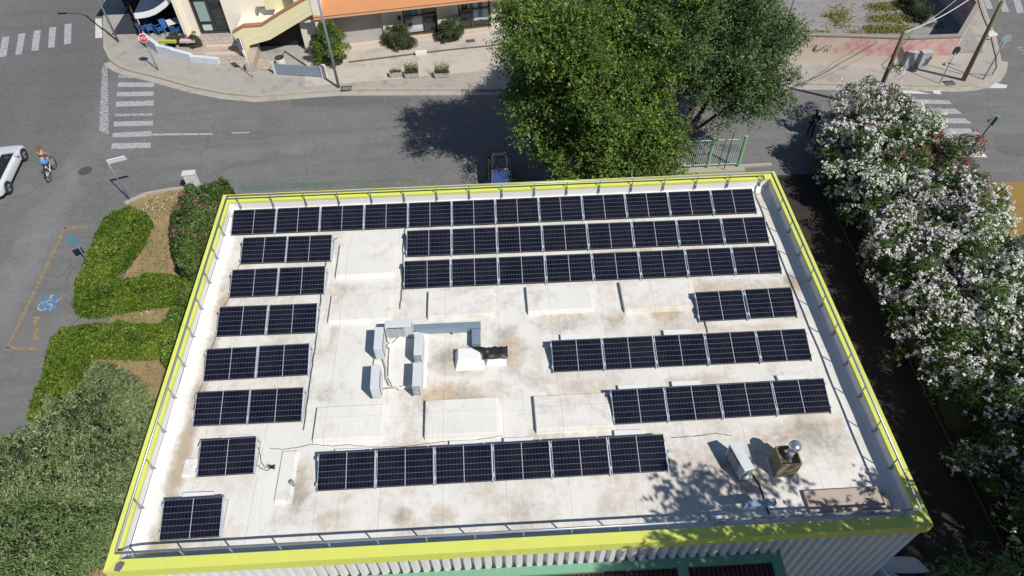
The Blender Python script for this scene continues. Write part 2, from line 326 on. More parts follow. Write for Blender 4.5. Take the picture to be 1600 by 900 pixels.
L_BUS2 = leafmat('planter_leaves', [(.04,.07,.02), (.08,.12,.035), (.14,.18,.06), (.22,.25,.10)])
L_BUS = leafmat('bush_leaves', [(.025, .04, .014), (.05, .075, .028), (.08, .11, .04), (.13, .16, .07)])
F_WHT = leafmat('white_blossom', [(.62, .56, .57), (.76, .71, .72), (.84, .82, .81)], .6, .3, .2)
F_CRM = leafmat('cream_blossom', [(.62, .67, .54), (.73, .78, .66), (.80, .84, .77)], .6, .3, .2)
F_PNK = leafmat('pink_blossom', [(.30, .06, .09), (.42, .11, .15), (.52, .22, .25)], .6, .3, .2)
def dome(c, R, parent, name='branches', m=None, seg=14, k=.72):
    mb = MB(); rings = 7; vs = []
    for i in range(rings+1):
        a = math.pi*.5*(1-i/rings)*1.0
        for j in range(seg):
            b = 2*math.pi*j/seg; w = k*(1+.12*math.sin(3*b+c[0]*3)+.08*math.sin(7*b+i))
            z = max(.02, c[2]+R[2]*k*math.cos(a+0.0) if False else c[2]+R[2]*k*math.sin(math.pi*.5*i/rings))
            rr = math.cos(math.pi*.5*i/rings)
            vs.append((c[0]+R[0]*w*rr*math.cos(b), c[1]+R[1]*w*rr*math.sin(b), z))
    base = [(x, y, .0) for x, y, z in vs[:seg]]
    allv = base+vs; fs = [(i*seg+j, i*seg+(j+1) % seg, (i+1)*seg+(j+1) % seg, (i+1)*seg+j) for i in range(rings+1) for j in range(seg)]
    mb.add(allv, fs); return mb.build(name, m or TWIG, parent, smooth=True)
def bush(name, label, cat, c, R, nl, lr, per, size, aspect, lm, flower=None, fcount=0, fsize=.1, group=None, zmin=-.35, kcore=.72, flat=.85, dens_bot=0):
    t = thing(name, label, cat, (c[0], c[1], 0), 0, group)
    dome((c[0], c[1], c[2]), R, t, k=kcore)
    cc, r = lobes(c, R, nl, lr, zmin); cc[:, 2] = np.maximum(cc[:, 2], lr*.45)
    p, d = lobe_points(cc, r, per, flat); k = p[:, 2] > .03
    leaf_obj('foliage', p[k], d[k]*1.0+np.array([0, 0, .3]), size, aspect, lm, t, (c[0], c[1], 0))
    if flower is not None:
        fp, fd = lobe_points(cc, r*1.08, max(1, int(fcount/len(cc))), flat, -.2, .06)
        k = (fp[:, 2] > .15); fp = fp[k]; fd = fd[k]
        # patchy flowering
        ph = np.sin(fp[:, 0]*2.3+fp[:, 1]*1.7)+np.sin(fp[:, 1]*3.1-fp[:, 0]*.9+fp[:, 2]*2.2)+RNG.normal(0, .7, len(fp)); k = ph > -.75; fp = fp[k]; fd = fd[k]; ce = fp[RNG.integers(0, len(fp), max(8, len(fp)//4))]; fj = RNG.integers(0, len(ce), len(fp)); mv = RNG.uniform(0, 1, len(fp)) < .6; cand = ce[fj]+RNG.normal(0, .13, fp.shape); fp = np.where(mv[:, None], cand, fp)
        m = len(fp); rep = 6; q = np.repeat(fp, rep, 0)+RNG.normal(0, fsize*.42, (m*rep, 3)); qd = np.repeat(fd, rep, 0)
        leaf_obj('blossom', q, qd+np.array([0, 0, .4]), fsize, .85, flower, t, (c[0], c[1], 0), .5)
    return t
def in_poly(x, y, poly):
    inside = np.zeros(len(x), bool); n = len(poly); j = n-1
    for i in range(n):
        xi, yi = poly[i][:2]; xj, yj = poly[j][:2]
        c = ((yi > y) != (yj > y)) & (x < (xj-xi)*(y-yi)/((yj-yi) or 1e-9)+xi); inside ^= c; j = i
    return inside
def edge_dist(x, y, poly):
    d = np.full(len(x), 1e9); n = len(poly)
    for i in range(n):
        a = np.array(poly[i][:2]); b = np.array(poly[(i+1) % n][:2]); ab = b-a; L = (ab**2).sum()
        t = np.clip(((x-a[0])*ab[0]+(y-a[1])*ab[1])/L, 0, 1); d = np.minimum(d, np.hypot(x-a[0]-t*ab[0], y-a[1]-t*ab[1]))
    return d
def lump(x, y, s=1.0):
    return (np.sin(x*1.9*s+1.3)*np.cos(y*2.3*s+.4)+np.sin(x*4.1*s-y*3.3*s)*.6+np.sin(x*7.3*s+y*6.1*s+2)*.4)/2
def hedge(name, label, cat, poly, H, r, dens, size, aspect, lm, lumpy=.1, flower=None, fdens=0, fsize=.1, group=None, off=None, spray=False):
    xs = [p[0] for p in poly]; ys = [p[1] for p in poly]; o = off or (sum(xs)/len(xs), sum(ys)/len(ys), 0)
    t = thing(name, label, cat, o, 0, group)
    A = (max(xs)-min(xs))*(max(ys)-min(ys)); n = int(A*dens)
    x = RNG.uniform(min(xs), max(xs), n); y = RNG.uniform(min(ys), max(ys), n); k = in_poly(x, y, poly); x = x[k]; y = y[k]
    d = np.clip(edge_dist(x, y, poly)/r, 0, 1); h = H*np.sqrt(1-(1-d)**2)*(1+lumpy*lump(x, y)); z = h-np.abs(RNG.normal(0, .07+.05*lumpy*10*.3, len(x)))
    # sides
    per = sum(math.dist(poly[i][:2], poly[(i+1) % len(poly)][:2]) for i in range(len(poly))); ns = int(per*H*dens*1.5)
    seg = RNG.integers(0, len(poly), ns); tt = RNG.uniform(0, 1, ns); pa = np.array([p[:2] for p in poly])
    L = np.array([math.dist(poly[i][:2], poly[(i+1) % len(poly)][:2]) for i in range(len(poly))]); seg = RNG.choice(len(poly), ns, p=L/L.sum())
    sp = pa[seg]*(1-tt[:, None])+pa[(seg+1) % len(poly)]*tt[:, None]; cen = np.array([o[0], o[1]]); zz = RNG.uniform(.02, H*.75, ns)
    ins = (zz/H)**2*r*.5+RNG.normal(0, .06, ns)+.03; 
    e = pa[(seg+1) % len(poly)]-pa[seg]; nn = np.stack([-e[:, 1], e[:, 0]], 1)/(L[seg][:, None]+1e-9)
    area = sum(poly[i][0]*poly[(i+1) % len(poly)][1]-poly[(i+1) % len(poly)][0]*poly[i][1] for i in range(len(poly)))
    if area < 0: nn = -nn
    sp = sp+nn*ins[:, None]
    pts = np.concatenate([np.stack([x, y, np.maximum(z, .03)], 1), np.stack([sp[:, 0], sp[:, 1], zz], 1)])
    nr = np.concatenate([np.tile([0, 0, 1.], (len(x), 1)), np.stack([-nn[:, 0], -nn[:, 1], np.full(ns, .4)], 1)])
    if spray:
        sel = RNG.uniform(0, 1, len(pts)) < .22; q, nn2 = sprays(pts[sel], nr[sel], 8, .42, .5); leaf_obj('foliage', q, nn2, size, aspect, lm, t, o, .7)
    else: leaf_obj('foliage', pts, nr, size, aspect, lm, t, o)
    # twiggy core following the same form
    g = MB(); st = .22; nx = int((max(xs)-min(xs))/st)+2; ny = int((max(ys)-min(ys))/st)+2
    gx, gy = np.meshgrid(np.arange(nx)*st+min(xs)-st/2, np.arange(ny)*st+min(ys)-st/2); gx = gx.ravel(); gy = gy.ravel(); ii = in_poly(gx, gy, poly) & (edge_dist(gx, gy, poly) > .22)
    dd = np.clip(edge_dist(gx, gy, poly)/r, 0, 1); hz = np.where(ii, H*np.sqrt(1-(1-dd)**2)*(1+lumpy*lump(gx, gy))*.86-.08, 0.0); hz = np.maximum(hz, -.02)
    fs = [(j*nx+i, j*nx+i+1, (j+1)*nx+i+1, (j+1)*nx+i) for j in range(ny-1) for i in range(nx-1) if ii[[j*nx+i, j*nx+i+1, (j+1)*nx+i+1, (j+1)*nx+i]].any()]
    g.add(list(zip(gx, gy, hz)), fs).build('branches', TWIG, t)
    if flower is not None:
        nf = int(A*fdens); x = RNG.uniform(min(xs), max(xs), nf); y = RNG.uniform(min(ys), max(ys), nf); k = in_poly(x, y, poly) & (np.sin(x*2.7+1)+np.sin(y*3.1) + RNG.normal(0,.5,nf) > .3); x = x[k]; y = y[k]
        d = np.clip(edge_dist(x, y, poly)/r, 0, 1); z = H*np.sqrt(1-(1-d)**2)*(1+lumpy*lump(x, y))+.05; q = np.repeat(np.stack([x, y, z], 1), 6, 0); q += RNG.normal(0, fsize*.7, q.shape)
        leaf_obj('blossom', q, np.tile([0, 0, 1.], (len(q), 1)), fsize, .85, flower, t, o, .6)
    return t
def tree(name, label, base, trunk_pts, trunk_r, limbs, crowns, per, size, aspect, lm, cat='tree', group=None, zfloor=1.2):
    t = thing(name, label, cat, (base[0], base[1], 0), 0, group); mb = MB(); mb.tube(trunk_pts, trunk_r, 10)
    for p, r in limbs: mb.tube(p, r, 7)
    mb.build('trunk', BARK, t, smooth=True)
    C = []; R = []
    for c, RR, nl, lr in crowns:
        a, b = lobes(c, RR, nl, lr, -.85, .14, .35); C.append(a); R.append(b)
    cc = np.concatenate(C); r = np.concatenate(R); cc[:, 2] = np.maximum(cc[:, 2], zfloor)
    p, d = lobe_points(cc, r, per, .7, -.6, .35)
    q, nn = sprays(p, d, 9, .62); leaf_obj('crown', q, nn, size, aspect, lm, t, (base[0], base[1], 0), .6); return t
def G3(*pp): return [tuple(P(a, b, z)[:2]) for a, b, z in pp]
def ordinal(i): return ['first','second','third','fourth','fifth','sixth','seventh','eighth','ninth','tenth','eleventh','twelfth'][i]
# ================================================================== SETTING
def sheet(name, pts, z, m, kind='structure'):
    mb = MB(); n = len(pts); pts = [(p[0], p[1]) for p in pts]
    a = sum(pts[i][0]*pts[(i+1)%n][1]-pts[(i+1)%n][0]*pts[i][1] for i in range(n))
    if a < 0: pts = pts[::-1]
    mb.add([(x, y, z) for x, y in pts], [tuple(range(n))]); o = mb.build(name, m); return setp(o, kind=kind)
def G(*pp, z=0.0): return [tuple(P(a, b, z)[:2]) for a, b in pp]
g = MB(); g.add([(-400, -400, 0), (400, -400, 0), (400, 400, 0), (-400, 400, 0)], [(0, 1, 2, 3)])
setp(g.build('ground', ASPH), kind='structure')
# far pavement with kerb (real step), wrapping round the left corner
kl = [(-16.2, 60)] + G((164, 0), (162, 40), (163, 78), (172, 96), (186, 106), (205, 113), (240, 121), (300, 138), (350, 148), (400, 153), (530, 143), (800, 142))
kr = G((1000, 137), (1210, 133), (1380, 135), (1490, 137), (1518, 135), (1538, 131), (1552, 122), (1560, 110), (1563, 95), (1555, 60), (1540, 20), (1534, 0)) + [(42.5, 60)]
kerb_line = kl + kr
def offset_in(line, d):
    out = []
    for i, p in enumerate(line):
        a = np.array(line[max(i-1, 0)]); b = np.array(line[min(i+1, len(line)-1)]); t = b-a; t = t/np.linalg.norm(t); out.append((p[0]-t[1]*d, p[1]+t[0]*d))
    return out
inner = offset_in(kerb_line, .22)
KB = MB(); n = len(kerb_line)
for i in range(n-1):
    a, b, c, d = kerb_line[i], kerb_line[i+1], inner[i+1], inner[i]
    KB.add([(a[0],a[1],0),(b[0],b[1],0),(b[0],b[1],.13),(a[0],a[1],.13),(c[0],c[1],.13),(d[0],d[1],.13)], [(0,1,2,3),(3,2,4,5)])
setp(KB.build('kerb', KERB), kind='structure')
pv = inner + [(42.5, 62), (-16, 62)]
o = sheet('pavement', pv, .122, PAVE)
gut = offset_in(kerb_line, -.45); GB = MB()
for i in range(4, n-5):
    a, b, c, d = kerb_line[i], kerb_line[i+1], gut[i+1], gut[i]
    GB.add([(a[0],a[1],.0075),(b[0],b[1],.0075),(c[0],c[1],.0075),(d[0],d[1],.0075)], [(3,2,1,0)])
setp(GB.build('gutter', GUTTER), kind='structure')
# repair patches in the asphalt
for k, pts in enumerate([G((452, 150), (640, 152), (640, 168), (455, 168)), G((1550, 212), (1600, 210), (1600, 245), (1560, 240))]):
    sheet('asphalt_repair', pts, .004+.0005*k, ASPH2)
# painted markings
def marks(name, quads, m, z=.009):
    mb = MB()
    for q in quads:
        pts = G(*q); a = sum(pts[i][0]*pts[(i+1)%4][1]-pts[(i+1)%4][0]*pts[i][1] for i in range(4))
        if a < 0: pts = pts[::-1]
        mb.add([(x, y, z) for x, y in pts], [(0, 1, 2, 3)])
    return setp(mb.build(name, m), kind='structure')
marks('zebra_crossing', [[(4,58),(15,57),(10,88),(-2,90)],[(29,53),(40,52),(34,85),(24,86)],[(53,48),(64,47),(60,79),(49,80)],[(77,43),(88,42),(85,74),(75,75)],[(101,38),(112,37),(111,68),(100,70)]], PW)
marks('zebra_crossing', [[(149,29),(159,29),(160,59),(149,60)]], PWF)
marks('zebra_crossing', [[(185,129),(241,129),(241,136),(184,136)],[(183,144),(240,143),(240,150),(182,151)],[(181,159),(240,157),(240,165),(181,167)],[(178,190),(239,189),(239,196),(178,198)],[(176,208),(237,205),(237,213),(176,215)],[(175,224),(236,223),(236,231),(174,233)]], PW)
marks('zebra_crossing', [[(186,116),(224,120),(224,122),(185,122)],[(179,178),(239,177),(239,181),(179,182)]], PWW)
marks('stop_line', [[(160,103),(168,104),(170,210),(155,205)]], PWW)
marks('lane_line', [[(238,209),(332,208),(332,211),(238,212)],[(362,207),(390,206),(390,208),(362,209)]], PW)
marks('zebra_crossing', [[(1425,155),(1482,157),(1488,163),(1430,162)],[(1432,170),(1493,170),(1504,178),(1432,178)],[(1450,185),(1507,185),(1519,193),(1455,193)],[(1465,201),(1514,201),(1533,210),(1470,210)],[(1480,218),(1525,219),(1540,228),(1490,228)]], PW)
marks('zebra_crossing', [[(1495,238),(1535,237),(1543,246),(1500,245)]], PWF)
marks('zebra_crossing', [[(1537,0),(1546,0),(1552,14),(1542,14)],[(1560,0),(1570,0),(1577,19),(1566,19)],[(1583,0),(1594,0),(1600,20),(1589,21)]], PW)
marks('zebra_crossing', [[(1555,130),(1574,133),(1572,138),(1545,138)], [(1400,141),(1435,143),(1455,147),(1400,146)], [(1458,141),(1468,141),(1471,148),(1458,146)]], PWF)
marks('parking_bay_line', [[(102,354),(147,354),(147,357),(100,358)],[(100,354),(105,356),(14,545),(9,545)],[(9,541),(60,543),(60,548),(8,547)],[(53,495),(63,495),(61,508),(52,507)],[(53,510),(61,511),(62,532),(52,532)]], PYL)
marks('disabled_bay_symbol', [[(67,461),(92,463),(87,487),(60,485)]], PBL, .011)
# white wheelchair figure on the blue square
o_ = P(76, 474); ex = P(86, 475)-P(66, 473); ex = ex/np.linalg.norm(ex); ey = np.array([-ex[1], ex[0], 0])
wb = MB()
def q2(a, b, w=.07, z=.0135):
    a = o_+ex*a[0]+ey*a[1]; b = o_+ex*b[0]+ey*b[1]; t = (b-a)/np.linalg.norm(b-a); nn = np.array([-t[1], t[0], 0])*w/2
    wb.add([(*(a-nn)[:2], z), (*(b-nn)[:2], z), (*(b+nn)[:2], z), (*(a+nn)[:2], z)], [(0, 1, 2, 3)])
for k in range(14):
    a0 = math.radians(60+k*19); a1 = math.radians(60+(k+1)*19); q2((-.12+.26*math.cos(a0), -.18+.26*math.sin(a0)), (-.12+.26*math.cos(a1), -.18+.26*math.sin(a1)), .06)
q2((-.1, .38), (-.02, -.05)); q2((-.02, -.05), (.2, -.05)); q2((.2, -.05), (.3, -.4)); q2((-.08, .2), (.12, .2), .05); q2((-.1, .36), (-.1, .5), .13); q2((.3, .1), (.42, .42), .05)
setp(wb.build('wheelchair_marking', PW), kind='structure')
sheet('green_paint_strip', G((375,292),(430,287),(640,278),(660,281),(440,296),(380,300)), .006, PGR)
# painted STOP on the side road, cut by the right edge of the picture
def text_mesh(txt, name, m, size, loc, rot, parent=None, ext=.0, sx=1.0, align='CENTER'):
    cu = bpy.data.curves.new(name, 'FONT'); cu.body = txt; cu.size = size; cu.extrude = ext; cu.align_x = align; cu.align_y = 'CENTER'
    to = bpy.data.objects.new(name, cu); COL.objects.link(to); bpy.context.view_layer.update()
    me = bpy.data.meshes.new_from_object(to.evaluated_get(bpy.context.evaluated_depsgraph_get())); bpy.data.objects.remove(to); me.name = name
    me.materials.clear(); me.materials.append(m); o = bpy.data.objects.new(name, me); COL.objects.link(o); o.location = loc; o.rotation_euler = rot; o.scale = (sx, 1, 1)
    if parent is not None: o.parent = parent
    return o
sp_ = P(1602, 78); o = text_mesh('STOP', 'stop_road_marking', PWW, 1.25, (sp_[0]+.9, sp_[1]-.1, .010), (0, 0, 0), sx=.9); setp(o, kind='structure')
# grass island on the left of the building
sheet('grass_island', G((196,318),(228,304),(268,297),(345,290),(362,296))+[(-.05,15),(-.05,-2),(-6.2,-2)]+G((70,905),(60,700),(150,560),(200,420)), .012, GRASS)
sheet('alley', [(23.05,-8),(28.4,-8),(28.4,21.2),(23.05,21.2)], .006, SOIL)
sheet('oleander_bed', [(28.45,-8),(35.6,-8),(35.6,21.2),(28.45,21.2)], .016, SOIL)
sheet('lawn', G((1530,286),(1600,284))+[(50,19.5),(50,0),(35.65,0),(35.65,19.6)], .012, GRASS2)
# near kerb by the gate and island
kb = MB()
for a, b in [((196,319),(228,304)),((228,304),(268,297)),((268,297),(345,290)),((1040,268),(1205,258))]:
    A, B = P(*a), P(*b); ax = math.atan2(B[1]-A[1], B[0]-A[0]); kb.obox(((A[0]+B[0])/2, (A[1]+B[1])/2, 0), ax, math.dist(A[:2], B[:2]), .16, .11)
setp(kb.build('kerb', KERB), kind='structure')
for px, py, nm in [(133,267,'worn round manhole cover in the side road near the cyclist')]:
    c = P(px, py); t = MB(); t.lathe((c[0], c[1], .004), [(.36, 0), (.36, .012), (.30, .012), (.29, .008), (.02, .008)], 24); setp(t.build('manhole_cover', mat('cast_iron', (.10,.09,.085), .7, .3, .2, 8)), nm, 'manhole cover')
def grate(px, py, lab):
    c = P(px, py, .12); t = thing('drain_grate', lab, 'drain grate', (c[0], c[1], .12), math.radians(3)); b = MB(); b.box(-.32,-.24,0,.32,-.18,.02); b.box(-.32,.18,0,.32,.24,.02); b.box(-.32,-.18,0,-.26,.18,.02); b.box(.26,-.18,0,.32,.18,.02)
    b.build('frame', DKM, t, local=True); s2 = MB()
    for k in range(7): s2.box(-.24+k*.07, -.18, 0, -.205+k*.07, .18, .014)
    s2.build('bars', DKM, t, local=True)
grate(541, 138, 'rusty drain grate in the pavement beside the tall lamp post'); grate(1483, 130, 'rusty drain grate in the pavement between the round mirror and the wooden pole')
# dry grass and weeds of the walled lot
LOT = G((1205,88),(1240,90),(1410,96),(1478,97),(1512,50),(1497,-30)) ; wl = [(p[0], p[1]) for p in LOT]
sheet('lot_ground', [(29.6,32.4),(42.9,32.0),(43.6,35.5),(43.4,60),(29,60)], .16, LOTM)
wm = leafmat('dry_weeds', [(.34,.25,.13),(.30,.27,.11),(.24,.26,.08),(.18,.22,.06)], .8, .3, .1)
wp = []
for (x0, y0, x1, y1, nn, sp) in [(1300,5,1325,45,300,6),(1290,22,1318,24,160,3),(1355,5,1430,12,500,5),(1355,22,1432,34,500,4),(1352,38,1425,50,700,4),(1330,48,1344,60,260,4),(1242,48,1300,60,520,5),(1230,55,1270,62,240,4),(1360,2,1400,24,160,5),(1540,95,1572,115,60,3)]:
    for k in range(nn):
        t_ = random.betavariate(1.6, 1.6); q = P(x0+(x1-x0)*t_+random.gauss(0, sp*1.2), y0+(y1-y0)*random.betavariate(2, 2)+random.gauss(0, sp*.3), .3); wp.append((q[0], q[1], abs(random.gauss(0, .10))+.17))
wp = np.array(wp); wp = wp[(wp[:, 1] > 32.3) & (wp[:,0] < 42.6) & (wp[:,0] > 30)]; q = np.repeat(wp, 3, 0)+RNG.normal(0, .08, (len(wp)*3, 3)); q[:, 2] = np.abs(q[:, 2])
setp(leaf_obj('dry_weeds', q, np.tile([0, -.5, .6], (len(q), 1)), .17, .3, wm, None), kind='stuff')
# grass tufts and litter stones on the island
ip = G((205,322),(262,302),(330,300),(270,345),(268,420),(205,425),(215,360)); n_ = 5200
xx = RNG.uniform(-9, 0, n_); yy = RNG.uniform(-2, 22.5, n_); k = in_poly(xx, yy, G((200,320),(262,300),(345,296),(362,300))+[(-.2,14),(-.2,-2),(-5.5,-2)]+G((80,900),(150,560),(190,425)))
tp = np.stack([xx[k], yy[k], RNG.uniform(.02, .07, k.sum())], 1); gm = leafmat('grass_blades', [(.36,.26,.12),(.30,.22,.10),(.16,.17,.06),(.10,.15,.04)], .8, .3, .1)
tp = np.repeat(tp, 4, 0)+RNG.normal(0, .12, (len(tp)*4, 3))*np.array([1,1,.1]); tp[:,2] = np.abs(tp[:,2])+.015
setp(leaf_obj('grass', tp, np.tile([0, -.4, .7], (len(tp), 1)), .12, .25, gm, None), kind='stuff')
lp = P(235, 325); ln_ = 150; ls = np.concatenate([np.stack([RNG.normal(P(235,325)[0], .45, 60), RNG.normal(P(235,325)[1], .5, 60), np.full(60, .03)], 1), np.stack([RNG.uniform(P(240,310)[0], P(320,305)[0], 50), RNG.normal(P(280,308)[1], .3, 50), np.full(50, .03)], 1), np.stack([RNG.uniform(P(130,490)[0], P(240,490)[0], 40), RNG.normal(P(190,491)[1], .1, 40), np.full(40, .03)], 1), np.stack([RNG.uniform(-4.6,-2.2, 140), RNG.uniform(-.5, 2.6, 140), np.full(140,.03)],1)])
setp(leaf_obj('litter', ls, np.tile([0, 0, 1.], (len(ls), 1)), .085, .7, mat('pale_litter', (.62,.60,.56), .8), None), kind='stuff')

# ================================================================== MAIN BUILDING
WX, WY = 22.97, 15.23
IX0, IX1, IY0, IY1 = .30, 22.68, .32, 14.83
B = thing('flat_roofed_building', 'white flat roofed building with yellow parapet coping, its roof covered in solar panels', 'building', (0, 0, 0))
b = MB()
# plain side and rear walls, folded sheet cladding at the front
b.box(.12, .45, 0, .30, WY-.12, 5.08); b.box(WX-.30, .45, 0, WX-.12, WY-.12, 5.08); b.box(.30, WY-.30, 0, WX-.30, WY-.12, 5.08); b.box(.30,.45,0,WX-.30,.55,5.08)
b.build('wall', WHITEW, B)
c = MB(); vs = []; x = .12; k = 0
while x < WX-.12:
    vs += [(x, .19), (x+.05, .03), (x+.19, .03), (x+.24, .19)]; x += .30
vs = [(min(a, WX-.13), yy_) for a, yy_ in vs]
vb = [(a, yy_, 0) for a, yy_ in vs]; vt = [(a, yy_, 5.06) for a, yy_ in vs]; m_ = len(vs)
c.add(vb+vt, [(i, i+1, i+1+m_, i+m_) for i in range(m_-1)]); c.box(.12, .20, 0, WX-.12, .44, 5.05)
c.build('folded_cladding', mat('white_cladding', (.66, .66, .65), .5, 0, .05, 2, (.5,.47,.42,.3)), B)
rf = MB(); nx, ny = 96, 62; gx = np.linspace(IX0+.004, IX1-.004, nx); gy = np.linspace(IY0+.004, IY1-.004, ny); vs = []
for yy_ in gy:
    for xx_ in gx:
        e = min(xx_-IX0, IX1-xx_, IY1-yy_, yy_-IY0); z = ZR+max(0, 1-e/.42)**2*.16
        z += .012*math.sin(xx_*1.3+yy_*.7)*math.cos(yy_*1.9) + .006*math.sin(xx_*5.1+yy_*3.3)
        vs.append((xx_, yy_, z))
rf.add(vs, [(j*nx+i, j*nx+i+1, (j+1)*nx+i+1, (j+1)*nx+i) for j in range(ny-1) for i in range(nx-1)])
RFO = rf.build('roof', ROOF, B, smooth=True)
p_ = MB(); zz0, zz1 = ZR+.02, 5.40
for a, bb in [((IX0,IY0),(IX1,IY0)),((IX1,IY0),(IX1,IY1)),((IX1,IY1),(IX0,IY1)),((IX0,IY1),(IX0,IY0))]:
    p_.add([(a[0],a[1],zz0-.1),(bb[0],bb[1],zz0-.1),(bb[0],bb[1],zz1),(a[0],a[1],zz1)], [(3,2,1,0)])
p_.build('parapet_inner_face', WHITEM, B)
# seam battens of the membrane upstand
cp = MB()
def ring(z, x0, y0, x1, y1): return [(x0,y0,z),(x1,y0,z),(x1,y1,z),(x0,y1,z)]
vs = ring(5.05,0,0,WX,WY)+ring(5.5,0,0,WX,WY)+ring(5.46,IX0-.02,IY0-.02,IX1+.02,IY1+.02)+ring(5.36,IX0-.02+.0,IY0-.02,IX1+.02,IY1+.02)
# inner lip sits 2 cm behind the white face line, so push it inwards
vs = vs[:8]+ring(5.47,IX0+.015,IY0+.015,IX1-.015,IY1-.015)+ring(5.37,IX0+.015,IY0+.015,IX1-.015,IY1-.015)+ring(5.05,.10,.03,WX-.10,WY-.10)
fs = []
for a, bb in ((4, 0), (8, 4), (12, 8)):
    for i in range(4): fs.append((bb+i, bb+(i+1)%4, a+(i+1)%4, a+i))
for i in range(4): fs.append((0+i, 16+i, 16+(i+1)%4, 0+(i+1)%4))
cp.add(vs, fs); cp.build('parapet_coping', YEL, B)
for k in range(1, 12): xx_ = k*WX/12+.4*math.sin(k); j_ = MB(); j_.box(xx_-.008, .0-.004, 5.08, xx_+.008, .0, 5.495); j_.build('coping_joint', mat('yellow_joint', (.50,.52,.09), .6), B)
# raised membrane-covered rooflight covers
def cover(bl, tr, h=.17, zt=None, mm=None, nm='rooflight_cover', lab=None):
    a = P(*bl, ZR+h); c_ = P(*tr, ZR+h); mb = MB(); t = .05
    x0, y0, x1, y1 = a[0], a[1], c_[0], c_[1]
    mb.add([(x0-.01,y0-t*1.8,ZR-.02),(x1+t*1.6,y0-t*1.8,ZR-.02),(x1+t*1.6,y1+t,ZR-.02),(x0-.01,y1+t,ZR-.02),(x0,y0,ZR+h-.01),(x1,y0,ZR+h-.01),(x1,y1,ZR+h),(x0,y1,ZR+h)],
           [(0,1,5,4),(1,2,6,5),(2,3,7,6),(3,0,4,7),(4,5,6,7)])
    o = mb.build(nm, mm or ROOFC, RFO, bevel=.025)
    if lab: o['label'] = lab
    return o
WHITEM2 = mat('white_plinth_membrane', (.68, .665, .63), .6, 0, .05, 2, (.52,.46,.38,.5))
for bl, tr, h in [((524,430),(618,378),.16), ((512,501),(611,457),.16), ((668,494),(768,450),.17), ((825,486),(920,443),.17), ((976,483),(1078,435),.17), ((488,687),(600,631),.17), ((663,681),(776,620),.18), ((838,671),(949,613),.18)]:
    cover(bl, tr, h)
cover((428,782), (464,704), .10, nm='duct_upstand'); cover((283,742),(306,716), .04, nm='membrane_patch')
BROWN = mat('brown_felt', (.40, .33, .28), .8, 0, .1, 1.2, (.3,.26,.23,.4))
cover((1266,799),(1372,760), .12, mm=BROWN, nm='roof_hatch', lab='brownish flat hatch in the shaded front corner'); cover((580,604),(666,503), .13, mm=WHITEM2, nm='equipment_plinth')
# railing round the roof
RL = thing('roof_railing', 'galvanised tubular safety railing running round the yellow parapet', 'railing', (0, 0, 0)); zr = 5.82; i_ = .06
cor = [(IX0+i_, IY0+i_), (IX1-i_, IY0+i_), (IX1-i_, IY1-i_), (IX0+i_, IY1-i_)]
for k in range(4):
    a, bb = cor[k], cor[(k+1) % 4]; r_ = MB(); r_.tube([(a[0],a[1],zr),(bb[0],bb[1],zr)], .036, 8); ro = r_.build('rail', GALV, RL, smooth=True)
proto = None
def rail_post():
    m = MB(); m.tube([(0,0,.62-.0),(0,0,.30),(0,.0,.0)], .022, 6); m.box(-.035,-.005,-.06,.035,.05,.10); m.box(-.015,-.07,-.05,.015,0,-.02); return m
pm = rail_post().build('post', GALV, RL, local=True); pm.location = (0, 0, -50); first = True
def place(x, y, rz):
    global first
    o = pm if first else pm.copy()
    if not first: COL.objects.link(o)
    first = False; o.location = (x, y, 5.2); o.rotation_euler = (0, 0, rz); o.parent = RL
nX, nY = 16, 11
for k in range(nX+1):
    x = cor[0][0]+.35+(cor[1][0]-cor[0][0]-.7)*k/nX; place(x, cor[0][1], math.pi); place(x, cor[2][1], 0)
for k in range(1, nY):
    y = cor[0][1]+.3+(cor[2][1]-cor[0][1]-.6)*k/nY; place(cor[0][0], y, math.pi/2); place(cor[1][0], y, -math.pi/2)
# front canopy: green beams round dark red ribbed sheet
GRN = mat('green_beam_paint', (.16, .34, .22), .5, 0, .06, 1.5); RED = mat('dark_red_sheet', (.075, .022, .02), .6, 0, .1, 3)
CN = MB(); zc = 4.0
CN.box(3.9, -.22, zc-.3, 19.05, .035, zc); CN.box(15.95, -2.4, zc-.3, 16.25, -.22, zc-.001); CN.box(18.75, -2.4, zc-.3, 19.05, -.22, zc-.001); CN.box(3.9, -2.4, zc-.3, 4.2, -.22, zc-.001); CN.box(3.9, -2.65, zc-.3, 19.05, -2.4, zc)
CNO = thing('front_canopy', 'green framed canopy with dark red ribbed sheet along the front wall below the yellow coping', 'canopy', (11, -1.2, zc)); CN.build('frame', GRN, CNO)
rs = MB()
for x0, x1 in ((4.2, 15.95), (16.25, 18.75)):
    k = x0
    while k < x1-.02: rs.box(k+.002, -2.398, zc-.22, min(k+.10, x1-.003), -.222, zc-.12); rs.box(min(k+.10,x1-.003), -2.398, zc-.22, min(k+.14, x1-.003), -.222, zc-.17); k += .14
rs.build('ribbed_sheet', RED, CNO)

